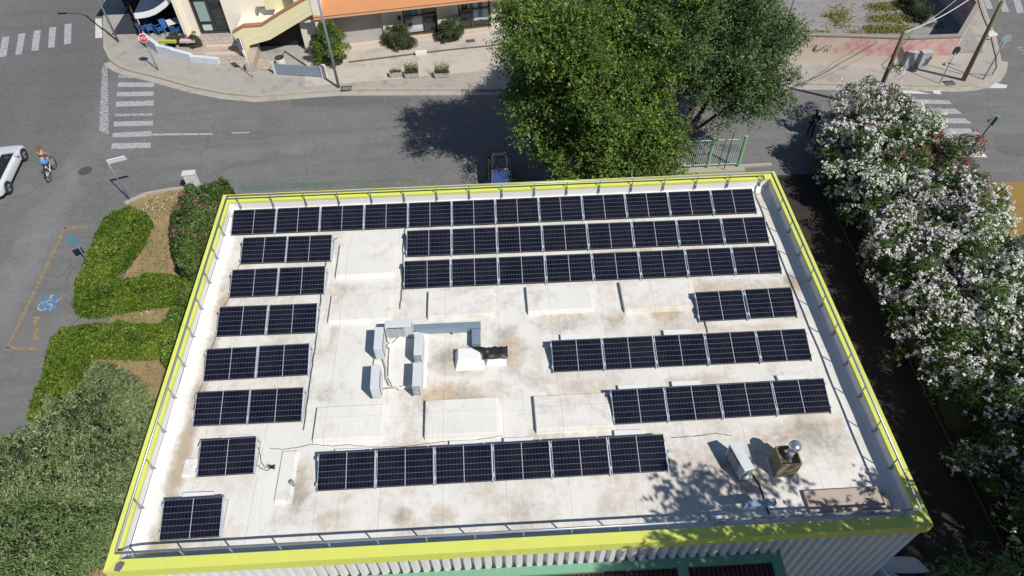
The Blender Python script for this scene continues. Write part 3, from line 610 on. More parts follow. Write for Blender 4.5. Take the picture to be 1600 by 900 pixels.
# ================================================================== SOLAR PANELS
def cell_mat():
    m, nt, b = newmat('solar_cells'); v = coords(nt, 'Object'); s = N(nt, 'ShaderNodeSeparateXYZ'); nt.links.new(v, s.inputs[0])
    HX, HY = .836, .54
    def lines(x, half, n, w, shift=0.0):
        pitch = 2*half/n; u = math_(nt, 'PINGPONG', math_(nt, 'ADD', x, half+shift), pitch/2); return math_(nt, 'LESS_THAN', u, w)
    lx = lines(s.outputs[0], HX, 16, .0036); ly = lines(s.outputs[1], HY, 6, .0060)
    mid = math_(nt, 'LESS_THAN', math_(nt, 'ABSOLUTE', s.outputs[0]), .011)
    ex = math_(nt, 'GREATER_THAN', math_(nt, 'ABSOLUTE', s.outputs[0]), HX-.002); ey = math_(nt, 'GREATER_THAN', math_(nt, 'ABSOLUTE', s.outputs[1]), HY-.002)
    g_ = N(nt, 'ShaderNodeNewGeometry'); oi = N(nt, 'ShaderNodeObjectInfo')
    base = mixc(nt, oi.outputs['Random'], (.0035, .004, .011), (.0055, .006, .015)); base = mixc(nt, ramp(nt, noise(nt, 3, 2, .5, v), [(.4,0.0),(.6,.6)]), base, (.006, .005, .014))
    dust = ramp(nt, noise(nt, 1.6, 6, .7, geo_pos(nt)), [(.4, 0.0), (.8, .03)])
    base = mixc(nt, dust, base, (.4, .37, .32))
    c = mixc(nt, math_(nt, 'MAXIMUM', lx, math_(nt, 'MAXIMUM', ex, ey)), base, (.042, .05, .066)); c = mixc(nt, ly, c, (.11, .125, .15)); c = mixc(nt, mid, c, (.34, .37, .41))
    nt.links.new(c, b.inputs['Base Color']); b.inputs['Roughness'].default_value = .16; b.inputs['Specular IOR Level'].default_value = .20; b.inputs['Coat Weight'].default_value = 0; return m
CELL = cell_mat(); TILT = math.radians(17.5); PWID, PDEP = 1.722, 1.134
ALUL = mat('bright_aluminium', (.50, .56, .60), .4, .15, .06, 8)
FRM = mat('panel_frame_dark', (.05, .05, .055), .45, .4, .1, 8)
def make_panel():
    t = thing('solar_panel', 'x', 'solar panel', (0, 0, 0)); ct, st = math.cos(TILT), math.sin(TILT); pv_ = bpy.data.objects
    hx, hy = PWID/2, PDEP/2
    cc = (0, hy*ct, .07+hy*st)
    g1 = MB(); g1.box(-hx+.012, -hy+.012, .012, hx-.012, hy-.012, .030); o1 = g1.build('cell_sheet', CELL, t, local=True)
    f = MB(); f.box(-hx,-hy,0,hx,-hy+.0115,.034); f.box(-hx,hy-.0115,0,hx,hy,.034); f.box(-hx,-hy+.012,0,-hx+.0115,hy-.012,.034,1); f.box(hx-.0115,-hy+.012,0,hx,hy-.012,.034,1); o2 = f.build('frame', [FRM, ALUL], t, local=True)
    for o in (o1, o2): o.location = cc; o.rotation_euler = (TILT, 0, 0)
    for s in (-1, 1):
        q = MB(); x = s*(hx+.012)
        # triangular side bracket: sloping rail, foot rail, rear leg
        q.slab([(x-.009,0,.055),(x+.009,0,.055),(x+.009,PDEP*ct,.055+PDEP*st),(x-.009,PDEP*ct,.055+PDEP*st)], -.035)
        q.box(x-.02, -.02, .0, x+.02, PDEP*ct+.05, .03); q.box(x-.015, PDEP*ct-.04, .03, x+.015, PDEP*ct, .03+PDEP*st-.02); 
        q.build('bracket', ALUL, t, local=True)
        for yy_ in (.16, .84):
            w = MB(); w.box(x-.022, PDEP*ct*yy_-.06, .105+PDEP*st*yy_-.02, x+.022, PDEP*ct*yy_+.06, .105+PDEP*st*yy_+.014); w.build('clamp', ALUL, t, local=True)
    return t
rowsP = [ # left-front corner px, right-front corner px, count, words
 ((361,368),(1182.5,333),12,'in the rearmost row of twelve','rear row of twelve'),
 ((635.5,402),(1202,379),8,'in the second row, the rear block of eight','second row of eight'),
 ((631.5,452),(1221.5,426.5),8,'in the third row, the front block of eight','third row of eight'),
 ((375.5,413.5),(517,408),2,'of the rearmost pair by the left parapet','rearmost left pair'),
 ((358.5,466),(506.5,459.5),2,'of the second pair from the back by the left parapet','second left pair'),
 ((338,527),(493.5,520.5),2,'of the third pair from the back by the left parapet','third left pair'),
 ((318,596),(481.5,587),2,'of the fourth pair from the back by the left parapet','fourth left pair'),
 ((301.5,667),(471.5,659),2,'of the frontmost pair by the left parapet','frontmost left pair'),
 ((308.3,745.7),(397.2,740.5),1,'single panel standing alone behind the front left corner panel','single'),
 ((249.5,845),(344,837),1,'single panel standing alone in the front left corner by the railing','single'),
 ((495.5,768),(1044.5,737),6,'in the front row of six','front row of six'),
 ((1093,503),(1246,495),2,'of the pair on the right beside the rightmost rooflight cover','right pair'),
 ((864.5,582.5),(1268.5,563),5,'in the right-hand row of five','row of five'),
 ((960,664),(1299,645),4,'in the row of four behind the vent box','row of four')]
PR = make_panel(); firstp = True; ROWY = {}
for L_, R_, n_, words, gname in rowsP:
    a = P(*L_, ZR+.07); c_ = P(*R_, ZR+.07); xa = a[0]; xb = c_[0]; y0 = a[1]; y1 = c_[1]
    pitch = (xb-xa-PWID)/(n_-1) if n_ > 1 else 0; ROWY[gname] = (xa, xb, (y0+y1)/2)
    for k in range(n_):
        t = PR if firstp else copy_tree(PR); firstp = False
        t.location = ((xa+xb)/2 if n_ == 1 else xa+PWID/2+k*pitch, (y0*(n_-1-k)+y1*k)/(n_-1) if n_ > 1 else y0, ZR+.012); t.rotation_euler = (0, 0, math.atan2(y1-y0, xb-xa) if n_ > 1 else .01)
        t['label'] = ('dark ' + words) if n_ == 1 else ('dark solar panel, %s from the left %s' % (ordinal(k), words)); t['group'] = 'solar panels on the flat roof'
        if n_ == 2: t['label'] = 'dark solar panel, %s one %s' % (('left', 'right')[k], words)
        if n_ == 8 : t['label'] = 'dark solar panel, %s from the left %s' % (ordinal(k), words)
# pale ballast blocks tucked behind the panel rows
bal = [(523,570,'left end of the front row of six'),(702,745,'third panel of the front row of six'),(787,832,'fourth panel of the front row of six'),(960,1008,'sixth panel of the front row of six'),
 (876,915,'left end of the row of five'),(1037,1080,'third panel of the row of five'),(966,1010,'left end of the row of four'),(1050,1095,'second panel of the row of four'),(1215,1258,'right end of the row of four'),(344,392,'second single panel from the front left corner'),(284,333,'single panel in the front left corner')]
balY = [707.5,694.5,690,678,527,520,607,601,591.5,686.5,776]
for (x0, x1, w), py in zip(bal, balY):
    a = P(x0, py, ZR+.12); c_ = P(x1, py-(x1-x0)*.035, ZR+.12); t = MB(); dy = .16
    t.obox(((a[0]+c_[0])/2, (a[1]+c_[1])/2, ZR), math.atan2(c_[1]-a[1], c_[0]-a[0]), math.dist(a[:2], c_[:2]), .26, .12); o = t.build('ballast_block', mat('ballast_concrete_white', (.66,.67,.68), .7, 0, .05, 3), bevel=.01)
    setp(o, 'pale concrete ballast block showing behind the '+w, 'ballast block', 'ballast blocks behind the panels')
# ================================================================== ROOF EQUIPMENT
def ac_unit(px, py, rz, label, L=.92, D=.29, H=.62, zb=ZR+.13, grille='front'):
    c = P(px, py, zb); t = thing('air_conditioner', label, 'air conditioner', (c[0], c[1], zb), rz, 'outdoor air conditioning units on the roof')
    m = MB(); m.box(-L/2, -D/2, .07, L/2, D/2, .07+H); m.build('casing', ACW, t, local=True, bevel=.015)
    f = MB(); f.box(-L/2+.06, -D/2+.02, 0, -L/2+.12, D/2-.02, .07); f.box(L/2-.12, -D/2+.02, 0, L/2-.06, D/2-.02, .07); f.build('foot', DKM, t, local=True)
    # fan grille: dark recess with slats
    g_ = MB(); g_.box(-L/2+.07, -D/2-.012, .12, L/2-.26, -D/2, .07+H-.06); g_.build('fan_recess', BLK, t, local=True)
    s = MB()
    for k in range(8): z = .13+k*.062; s.box(-L/2+.07, -D/2-.024, z, L/2-.26, -D/2-.013, z+.022)
    for k in range(4): x = -L/2+.07+k*(L-.33)/3; s.box(x-.008, -D/2-.030, .12, x+.008, -D/2-.025, .07+H-.06)
    s.build('grille', ACW, t, local=True)
    e = MB(); e.box(L/2, -D/2+.03, .13, L/2+.008, D/2-.05, .07+H*.93); so = e.build('side_vent', mat('vent_grey', (.04,.04,.045), .6), t, local=True); e = MB()
    for k in range(7): e.box(L/2+.009, -D/2+.03, .13+k*.078, L/2+.016, D/2-.05, .158+k*.078)
    e.box(L/2+.017, -.02, .13, L/2+.022, .0, .07+H*.93); e.build('louvre', ACW, so, local=True)
    return t
PI = math.pi
ac_unit(626, 524, 0.0, 'air conditioner at the back of the roof plinth with its grille facing the camera')
ac_unit(596, 546, PI/2+.02, 'rear air conditioner on the left side of the roof plinth')
ac_unit(591, 606, PI/2+.03, 'front air conditioner on the left side of the roof plinth')
ac_unit(657, 555, -PI/2+.0, 'rear air conditioner on the right side of the roof plinth below the duct')
ac_unit(655, 602, -PI/2, 'front air conditioner on the right side of the roof plinth')
ac_unit(1151, 729, -PI/2+.25, 'lone air conditioner on the right of the roof near the vent box', zb=ZR+.05, D=.33)
DUCT = mat('blue_grey_duct', (.24, .31, .37), .45, .3, .05, 3, (.3,.3,.3,.2))
t = thing('cable_duct', 'blue grey L shaped metal duct between the air conditioners and the white chimney stub', 'duct', tuple(P(700, 510, ZR)))
a = P(642, 513, ZR+.34); c_ = P(751, 508, ZR+.34); m = MB(); ax = math.atan2(c_[1]-a[1], c_[0]-a[0]); m.obox(((a[0]+c_[0])/2, (a[1]+c_[1])/2+.04, ZR+.10), ax, math.dist(a[:2], c_[:2]), .27, .24)
m.build('long_run', DUCT, t, bevel=.01); d1 = P(743.5, 510, ZR+.34); d2 = P(743.5, 537, ZR+.34)
m = MB(); m.box(d1[0]-.15, d2[1], ZR+.10, d1[0]+.15, d1[1]-.11, ZR+.335); m.build('short_run', DUCT, t, bevel=.01)
m = MB(); m.box(a[0]+.4, a[1]-.05, ZR, a[0]+.46, a[1]+.1, ZR+.1); m.box(d1[0]-.9, d1[1]-.05, ZR, d1[0]-.84, d1[1]+.1, ZR+.1); m.box(d1[0]-.03, d2[1]+.1, ZR, d1[0]+.03, d2[1]+.16, ZR+.1); m.build('support', DKM, t)
def stub(bl, tr, h, lab, hood=False):
    a = P(*bl, ZR); c_ = P(*tr, ZR+h); t = thing('chimney_stub', lab, 'chimney', ((a[0]+c_[0])/2, (a[1]+c_[1])/2, ZR)); m = MB(); x0, y0, x1, y1 = a[0], a[1], c_[0], c_[1]
    m.add([(x0,y0,ZR-.03),(x1+.03,y0,ZR-.03),(x1+.03,y1+.06,ZR-.03),(x0,y1+.06,ZR-.03),(x0+.12,y0+.22,ZR+h),(x1-.08,y0+.22,ZR+h),(x1-.08,y1,ZR+h),(x0+.12,y1,ZR+h)], [(0,1,5,4),(1,2,6,5),(2,3,7,6),(3,0,4,7),(4,5,6,7)])
    m.build('body', WHITEM, t, bevel=.03)
    if hood:
        q = MB(); w = []
        for j in range(7):
            for i in range(9):
                u, v = i/8, j/6; z = ZR+h+.03+.035*math.sin(i*2.1+j)*math.cos(j*1.7+i*.6); 
                if i in (0, 8) or j in (0, 6): z -= .10+.04*math.sin(i*3+j)
                w.append((x0-.05+(x1-x0+.12)*u, y0+.10+(y1-y0+.05)*v, z))
        q.add(w, [(j*9+i, j*9+i+1, (j+1)*9+i+1, (j+1)*9+i) for j in range(6) for i in range(8)]); q.build('black_sheet', BLK, t, smooth=True); q = MB(); q.tube([(x0-.42,y1+.16,ZR+.34),(x0-.22,y1+.08,ZR+.36),(x0+.0,y1-.05,ZR+h),(x0+.15,y1-.15,ZR+h+.03)], [.04,.09,.13,.12], 9); q.build('sheet_tail', BLK, t, smooth=True)
    return t
stub((711, 580), (753, 542), .34, 'white membrane covered chimney stub at the end of the duct')
stub((759, 574), (790, 545), .40, 'small white chimney stub wrapped in black plastic sheet', True)
# membrane step behind the stub
# stack with spinning silver cowl
RUST = mat('weathered_brown_sheet', (.24, .20, .13), .7, .1, .25, 4, (.20, .11, .04, .7))
a = P(1209, 747, ZR); c_ = P(1239, 743, ZR); t = thing('vent_box', 'square weathered brown vent box with a bent silver pipe cowl rising from it', 'vent', (a[0]+.32, a[1]+.30, ZR)); x0 = a[0]; y0 = a[1]; w = .62; h = .86; m = MB()
m.box(x0, y0, ZR-.02, x0+w, y0+.03, ZR+h); m.box(x0, y0+w-.03, ZR-.02, x0+w, y0+w, ZR+h); m.box(x0, y0+.03, ZR-.02, x0+.03, y0+w-.03, ZR+h-.002); m.box(x0+w-.03, y0+.03, ZR-.02, x0+w, y0+w-.03, ZR+h-.002); m.box(x0+.03, y0+.03, ZR+h-.30, x0+w-.03, y0+w-.03, ZR+h-.26)
m.build('box', RUST, t)
m = MB(); m.tube([(x0+.36, y0+.34, ZR+h-.27), (x0+.38, y0+.36, ZR+h+.02), (x0+.44, y0+.42, ZR+h+.16)], .10, 12); m.build('pipe', ALU, t, smooth=True)
m = MB(); m.lathe((x0+.46, y0+.44, ZR+h+.12), [(.10, 0), (.17, .05), (.20, .14), (.16, .24), (.05, .29)], 18); m.build('cowl', mat('shiny_steel', (.75,.77,.8), .22, .9, .03, 8), t, smooth=True)
m = MB(); m.box(x0-.08, y0-.16, ZR+.012, x0+w+.08, y0+w+.05, ZR+.03); m.build('flashing', WHITEM, t)
c = P(1163, 749, ZR); t = thing('vent_dome', 'small round white dome vent beside the lone air conditioner', 'vent', tuple(c)); m = MB(); m.lathe(tuple(c), [(.10, 0), (.10, .22), (.17, .24), (.16, .32), (.09, .38), (.02, .40)], 16); m.build('hood', ACW, t, smooth=True)
c = P(459, 759, ZR); t = thing('pipe_vent', 'short dark plastic vent pipe standing right of the narrow white upstand', 'vent', tuple(c)); m = MB(); m.lathe(tuple(c), [(.05, 0), (.05, .20), (.07, .21), (.07, .26), (.02, .27)], 12); m.build('pipe', mat('grey_plastic', (.25,.25,.26), .6), t)
def cable(name, lab, pts, r=.014, m=BLK, z=ZR+.03, cat='cable', sub=6):
    pp = [np.array([*P(a, b_, z+.12*0)[:2], z]) for a, b_ in pts]; out = []
    for i in range(len(pp)-1):
        for k in range(sub):
            t_ = k/sub; q = pp[i]*(1-t_)+pp[i+1]*t_; out.append((q[0]+.012*math.sin(i*9+k*2.3), q[1]+.012*math.cos(k*1.9+i), z+.008*math.sin(k+i)))
    out.append(tuple(pp[-1])); mb = MB(); mb.tube(out, r, 6); return setp(mb.build(name, m, smooth=True), lab, cat)
GC = mat('grey_cable_conduit', (.10,.10,.11), .6, 0, .1, 8)
cable('cable', 'grey conduit running down the roof between the left panel pairs and the rooflight covers', [(527,372),(519,376),(512,400),(506,425),(500,480),(492,545),(484,600),(474,672)], .022, GC)
cable('cable', 'grey conduit along the left ends of the two long blocks of eight panels', [(634,352),(630,380),(629,440),(625,482)], .02, GC)
cable('cable', 'dark cable looping from the single panel to a knot on the roof', [(400,694),(406,705),(408,722),(414,730),(425,732),(430,727)], .010)
cable('cable', 'dark cable joining the single panel to the loose knot from its lower edge', [(398,724),(408,732),(418,735),(428,728)], .010)
cable('cable', 'knot of black connectors lying beside the narrow white upstand', [(417,727),(424,731),(421,726),(428,733),(429,726),(423,729),(430,731)], .018)
cable('cable', 'thin cable wandering behind the front row of six panels', [(422,701),(445,702),(470,698),(485,694),(520,697),(545,695),(580,699),(640,697),(690,690),(740,688),(785,681)], .009, GC)
cable('cable', 'black cable from the dome vent down to the front railing', [(1164,739),(1175,741),(1186,756),(1193,775),(1199,797),(1202,803)], .022)
cable('cable', 'wire from the lone air conditioner across the roof', [(1144,681),(1120,677),(1090,681),(1050,684)], .010, GC)
cable('pipe', 'white insulated refrigerant pipe running across the plinth to the duct', [(606,530),(612,540),(625,527),(640,522),(655,518)], .05, WHITEM, ZR+.20, 'pipe')
cable('pipe', 'white insulated pipe looping round the middle of the plinth', [(610,535),(609,560),(608,590),(614,602),(625,607),(637,602),(643,594)], .045, WHITEM, ZR+.19, 'pipe')
cable('pipe', 'dark pipe from the lone air conditioner to the dome vent', [(1152,724),(1160,732),(1161,742),(1156,750)], .028, GC, ZR+.06, 'pipe')
cable('cable', 'grey conduit between the left ends of the left panel pairs', [(374,414),(369,424),(357,467),(350,478),(337,528),(330,545),(318,597),(309,614),(302,640)], .012, GC)
cable('cable', 'conduit along the foot of the right parapet', [(1196,300),(1215,345),(1240,400),(1262,455),(1290,520),(1316,585),(1345,655),(1377,730),(1400,790)], .010, GC)
cable('pipe', 'flat conduit joining the pair on the right to the row of five', [(1101,503),(1106,519)], .022, GC, cat='pipe')
for px, py in [(112,0)]: pass
t = MB(); a = P(1177, 806, 5.5); t.obox((a[0]+.2, a[1]+.28, 5.56), math.radians(3), .95, .16, .20); setp(t.build('floodlight_box', mat('blue_grey_plastic', (.22,.30,.42), .5, 0, .05, 4), bevel=.01), 'blue grey box fixed over the front parapet in the tree shade', 'box')
t = MB(); a = P(1120, 809, ZR+.2); t.obox((a[0]+.1, a[1]+.05, ZR), math.radians(3), .45, .2, .22); setp(t.build('junction_box', ACW, bevel=.01), 'small pale junction box behind the front railing', 'box')
cable('pipe', 'grey lagged pipe running between the two left air conditioners', [(602,541),(601,556),(599,562),(603,575),(604,592),(609,602)], .04, mat('grey_lagging', (.45,.45,.44), .8), ZR+.19, 'pipe')
cable('pipe', 'white lagged pipe kinking beside the rear left air conditioner', [(604,520),(609,524),(606,530),(611,534),(606,541),(611,546)], .035, WHITEM, ZR+.22, 'pipe')
cable('pipe', 'black coil of pipe at the end of the duct by the rear right air conditioner', [(640,509),(645,514),(651,512),(650,518),(643,519)], .03, GC, ZR+.25, 'pipe')
m = MB(); a = P(612,612,ZR+.14); m.obox((a[0],a[1]+.15,ZR+.135), .05, .9, .08, .03); setp(m.build('wooden_batten', mat('orange_batten', (.42,.32,.24), .8)), 'short reddish batten lying at the front left edge of the plinth', 'batten')
# lightning clips along the back upstand
for k in range(15):
    q = MB(); x = 1.0+k*1.5; q.lathe((x, 14.42, ZR+.02), [(.05,0),(.05,.05),(.02,.07)], 10); setp(q.build('conductor_clip', ACW), 'small round clip holding the lightning wire behind the rear row of panels', 'clip', 'lightning wire clips behind the rear row')
q = MB(); q.tube([(x_, 14.43, ZR+.10+.01*math.sin(x_*3)) for x_ in np.linspace(.9, 22.3, 30)], .008, 5); setp(q.build('lightning_wire', GC), 'thin lightning wire running behind the rear row of panels', 'wire')
# corner patch on the coping
m = MB(); a = [P(x_, y_, 5.5) for x_, y_ in [(178,892),(181,882),(188,877),(195,879),(190,889),(186,893)]]; m.prism([(q_[0], q_[1]) for q_ in a], 5.462, 5.512); m.build('corner_patch', mat('grey_patch', (.12,.12,.15), .7), B)

# ================================================================== VEGETATION
# the two big trees behind the building
tree('elm_tree', 'large bright green elm overhanging the back parapet and the parked black car', (17.6, 21.2), [(17.6,21.2,0),(17.5,21.2,1.6),(17.2,21.3,3.4),(16.6,21.4,5.2)], [.26,.22,.19,.12],
  [([(17.5,21.2,1.4),(16.2,20.6,3.2),(14.6,20.0,4.8),(13.4,19.8,5.6)],[.15,.12,.09,.04]), ([(17.4,21.2,2.0),(18.4,22.4,4.0),(18.8,23.0,6.0)],[.14,.10,.05]), ([(17.2,21.3,3.0),(15.6,22.6,5.0),(14.6,23.2,6.6)],[.12,.09,.04]), ([(17.4,21.1,2.4),(18.2,19.8,4.0),(18.4,19.2,5.0)],[.1,.07,.03])],
  [((15.9,21.0,4.9),(3.5,3.0,3.3),125,.66), ((15.1,22.8,6.3),(2.5,2.5,2.0),58,.60), ((17.4,18.9,3.4),(2.6,1.7,2.2),50,.56), ((17.9,23.6,7.2),(3.2,2.8,2.4),66,.66), ((13.9,20.7,8.9),(2.2,2.2,1.4),40,.60)], 74, .145, .42, L_ELM)
tree('elm_tree', 'large dark green elm with leaning branched trunk beside the green gate', (20.5, 21.0), [(20.5,21.0,0),(20.6,21.2,1.3),(21.0,21.7,2.6),(21.4,22.3,4.2)], [.28,.24,.20,.13],
  [([(20.6,21.1,1.0),(19.8,21.8,3.0),(19.2,22.6,5.4),(19.0,23.2,7.0)],[.17,.14,.10,.05]), ([(20.8,21.5,2.0),(22.2,22.6,3.9),(23.6,23.6,5.4)],[.15,.11,.05]), ([(20.7,21.4,1.6),(20.6,22.6,3.6),(20.9,24.0,6.0)],[.15,.11,.06]), ([(21.0,21.6,2.4),(22.6,22.1,3.4),(24.0,22.6,4.2)],[.10,.07,.03])],
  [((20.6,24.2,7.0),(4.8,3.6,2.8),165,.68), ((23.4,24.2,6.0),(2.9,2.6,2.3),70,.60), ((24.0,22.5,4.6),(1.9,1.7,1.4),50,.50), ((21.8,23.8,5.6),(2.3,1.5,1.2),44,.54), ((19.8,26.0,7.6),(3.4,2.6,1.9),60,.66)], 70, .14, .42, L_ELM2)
# shade trees standing in front of the building, right of the view
for k, (x, y, h, R_) in enumerate([(22.3,-6.9,16.4,3.6),(32.5,-3.6,13.5,4.2),(37.8,-1.6,13.5,4.4),(27.6,-6.0,14.6,2.6)]):
    tree('tall_tree', ['tall tree in front of the building throwing broken shade over the roof corner','tall tree in front of the oleander hedge','tall tree beyond the oleander hedge','slender tree beside the front right corner of the building'][k], (x, y), [(x,y,0),(x+.1,y,h*.35),(x,y+.1,h*.8)], [.3,.24,.1],
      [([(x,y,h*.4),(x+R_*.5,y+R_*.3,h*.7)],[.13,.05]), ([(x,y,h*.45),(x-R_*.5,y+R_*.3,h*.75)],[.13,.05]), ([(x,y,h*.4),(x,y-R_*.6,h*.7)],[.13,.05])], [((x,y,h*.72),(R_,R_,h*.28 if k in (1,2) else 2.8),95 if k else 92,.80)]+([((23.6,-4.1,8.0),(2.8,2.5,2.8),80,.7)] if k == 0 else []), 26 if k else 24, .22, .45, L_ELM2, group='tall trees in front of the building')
# oleanders
ole = [ # px, py at z=2.4, radius xy, R_z, kind, label
 (1378,196,2.5,2.1,'w','pinkish white oleander at the far end of the hedge below the wooden pole'),
 (1345,226,1.8,1.8,'w','white oleander at the far end of the hedge beside the dark-clothed walker'),
 (1420,238,2.1,1.9,'c','cream white oleander at the far end of the hedge by the zebra crossing'),
 (1368,274,1.6,1.6,'c','small cream oleander on the alley side just left of the pink one'),
 (1452,266,2.2,2.15,'p','pink flowering oleander, the only pink one in the long hedge'),
 (1420,326,1.9,1.9,'w','white oleander on the alley side directly in front of the pink one'),
 (1500,335,2.3,2.0,'w','white oleander on the lawn side directly in front of the pink one'),
 (1440,405,2.2,2.0,'w','white oleander on the alley side level with the middle of the right parapet'),
 (1545,410,2.4,2.1,'c','cream white oleander on the lawn side in the brightest sun'),
 (1492,488,2.2,2.0,'w','white oleander on the alley side at the edge of the tree shade'),
 (1580,505,2.5,2.1,'c','cream white oleander cut by the right edge of the picture in sun'),
 (1568,592,2.2,1.9,'w','white oleander on the alley side, the first one wholly in shade'),
 (1650,620,2.3,2.1,'w','shaded white oleander cut by the right edge of the picture'),
 (1632,700,2.1,1.9,'w','shaded white oleander level with the front corner of the roof'),
 (1700,790,2.2,1.9,'w','shaded white oleander lowest in the picture'),]
for px, py, r, rz, kd, lab in ole:
    c = P(px, py, 2.2); fl = {'w': F_WHT, 'c': F_CRM, 'p': F_PNK}[kd]; dark = py > 540
    bush('oleander', lab, 'oleander', (c[0], c[1], 1.55), (r, r, rz), 60, .50, 190, .19, .26, L_OLE, fl, {'w': 2300, 'c': 3000, 'p': 1300}[kd]*(.5 if dark else 1), (.095 if kd != 'p' else .095), 'oleander bushes of the long hedge', zmin=-.5)
c = P(311, 352, 1.2); hedge('oleander', 'dark oleander with a few pink flowers against the left parapet near the dry grass', 'oleander', G((345,300),(366,298),(330,360),(300,432),(282,425),(272,400),(268,360),(290,315), z=.9), 2.5, 1.3, 420, .20, .26, L_OLE, .25, F_PNK, 34, .10)
# clipped hedges
hedge('hedge', 'clipped bright green hedge nearest the street name sign, beside the parking bay', 'hedge', G3((172,322,1.2),(200,317,1.2),(222,323,1.2),(229,338,.8),(231,356,.2),(226,385,0),(207,410,0),(196,424,0),(150,430,.6),(118,424,1.2),(128,392,1.2),(146,360,1.2),(155,335,1.2)), 1.22, .36, 1300, .115, .5, L_HED, .24, group='clipped hedges on the island')
hedge('hedge', 'clipped bright green hedge between the dry grass and the gravel gap, ending at the oleander', 'hedge', G3((112,430,1.2),(150,424,1.2),(198,427,1.2),(262,420,1.2),(288,430,1.2),(286,450,.6),(270,478,0),(215,486,0),(150,497,0),(122,490,.2),(108,462,1.2)), 1.22, .36, 1300, .115, .5, L_HED, .24, group='clipped hedges on the island')
hedge('hedge', 'clipped bright green hedge below the gravel gap, bending down beside the disabled bay', 'hedge', G3((92,505,1.2),(140,497,1.2),(240,498,1.2),(262,497,1.2),(262,535,.5),(240,563,0),(150,560,0),(129,585,0),(118,622,.3),(75,648,.6),(35,648,1.2),(40,620,1.2),(58,585,1.2),(64,548,1.2),(72,522,1.2)), 1.22, .36, 1300, .115, .5, L_HED, .24, group='clipped hedges on the island')
hedge('hedge', 'narrow dark green hedge tight against the left parapet joining the two clipped hedges', 'hedge', G((282,440),(300,440),(276,500),(258,562),(248,558),(246,505),(262,480), z=.9), 1.05, .40, 900, .12, .45, L_ELM, .2)
# big grey-green shrub in the lower left corner
sh1 = G((-60,690),(20,668),(62,640),(104,606),(128,578),(146,561),(166,555),(186,572),(206,604),(222,640),(236,672),(232,706),(216,744),(200,778),(150,790),(60,780),(-60,790), z=2.3)
hedge('grey_green_shrub', 'big soft grey green shrub left of the building with its pointed top by the hedge', 'shrub', sh1, 3.0, 2.3, 560, .135, .24, L_GRY, .42, spray=True)
sh2 = G((-60,786),(60,776),(150,786),(201,776),(186,812),(172,836),(150,846),(112,846),(92,862),(78,884),(74,915),(-60,930), z=2.0)
hedge('dark_green_shrub', 'darker green shrub at the bottom left edge of the picture', 'shrub', sh2, 2.6, 2.0, 560, .135, .24, L_GRY2, .42, spray=True)
# small shrub at the bottom right, leaves catching the sun
bush('young_shrub', 'young shrub with sunlit tips at the bottom right beside the white van', 'shrub', (25.3, -.9, 1.6), (1.0, .9, 1.9), 26, .35, 90, .17, .3, L_ELM, zmin=-.2)
bush('young_shrub', 'young shrub with sunlit tips at the very corner bottom right', 'shrub', (28.0, -.6, 1.4), (1.1, .9, 1.8), 26, .35, 90, .17, .3, L_ELM, zmin=-.2)
# ================================================================== FAR SIDE: SHOPS
GZ = .125
A_ = P(548, 71, GZ); B_ = P(800, 42, GZ); SA = math.atan2(B_[1]-A_[1], B_[0]-A_[0]); SO = A_-np.array([math.cos(SA), math.sin(SA), 0])*2.0
def fu(px): # distance along the shop front for a column of the photograph at floor level
    py = 71-(px-548)*29/252; q = P(px, py, GZ)-SO; return q[0]*math.cos(SA)+q[1]*math.sin(SA)
CREAM = mat('cream_render', (.76, .70, .58), .85, 0, .05, 1.0, (.58,.52,.42,.3)); STONE = mat('beige_stone_cladding', (.62, .56, .47), .7, 0, .08, 2); STEP = mat('pink_stone_step', (.50,.42,.36), .75, 0, .08, 3)
BRWN = mat('brown_aluminium', (.12,.085,.035), .4, .3, .1, 5); GLS = mat('dark_window_glass', (.02,.03,.035), .06, 0, .05, 2, spec=.8)
ORNG = mat('terracotta_canopy', (.44, .20, .085), .7, 0, .18, 5, (.36,.19,.10,.5)); TERR = mat('terracotta_trim', (.36,.16,.08), .8, 0, .1, 4)
SH = thing('shop_building', 'beige shop building with orange canopy, roller shutter and poster windows across the road', 'building', (float(SO[0]), float(SO[1]), 0), SA)
u = {k: fu(k) for k in (530, 602, 634, 686, 718, 768, 784, 808, 826)}; H_ = 2.75; L_ = u[826]
m = MB()
m = None
for a_, b_, e_ in ((-.9, u[530], 0), (u[602], u[634], 0), (u[686], u[718], 0), (u[768], u[784], 0), (u[808], L_, 2)):
    m = MB(); m.box(a_, -.05 if e_ else 0, GZ, b_, .5, H_+e_); m.build('pillar', STONE, SH, local=True)
m = MB(); m.box(-.9, .0, H_, u[808], .5, 6.4); m.box(-.9, .501, GZ, L_, 6, 6.4); m.build('wall', CREAM, SH, local=True)
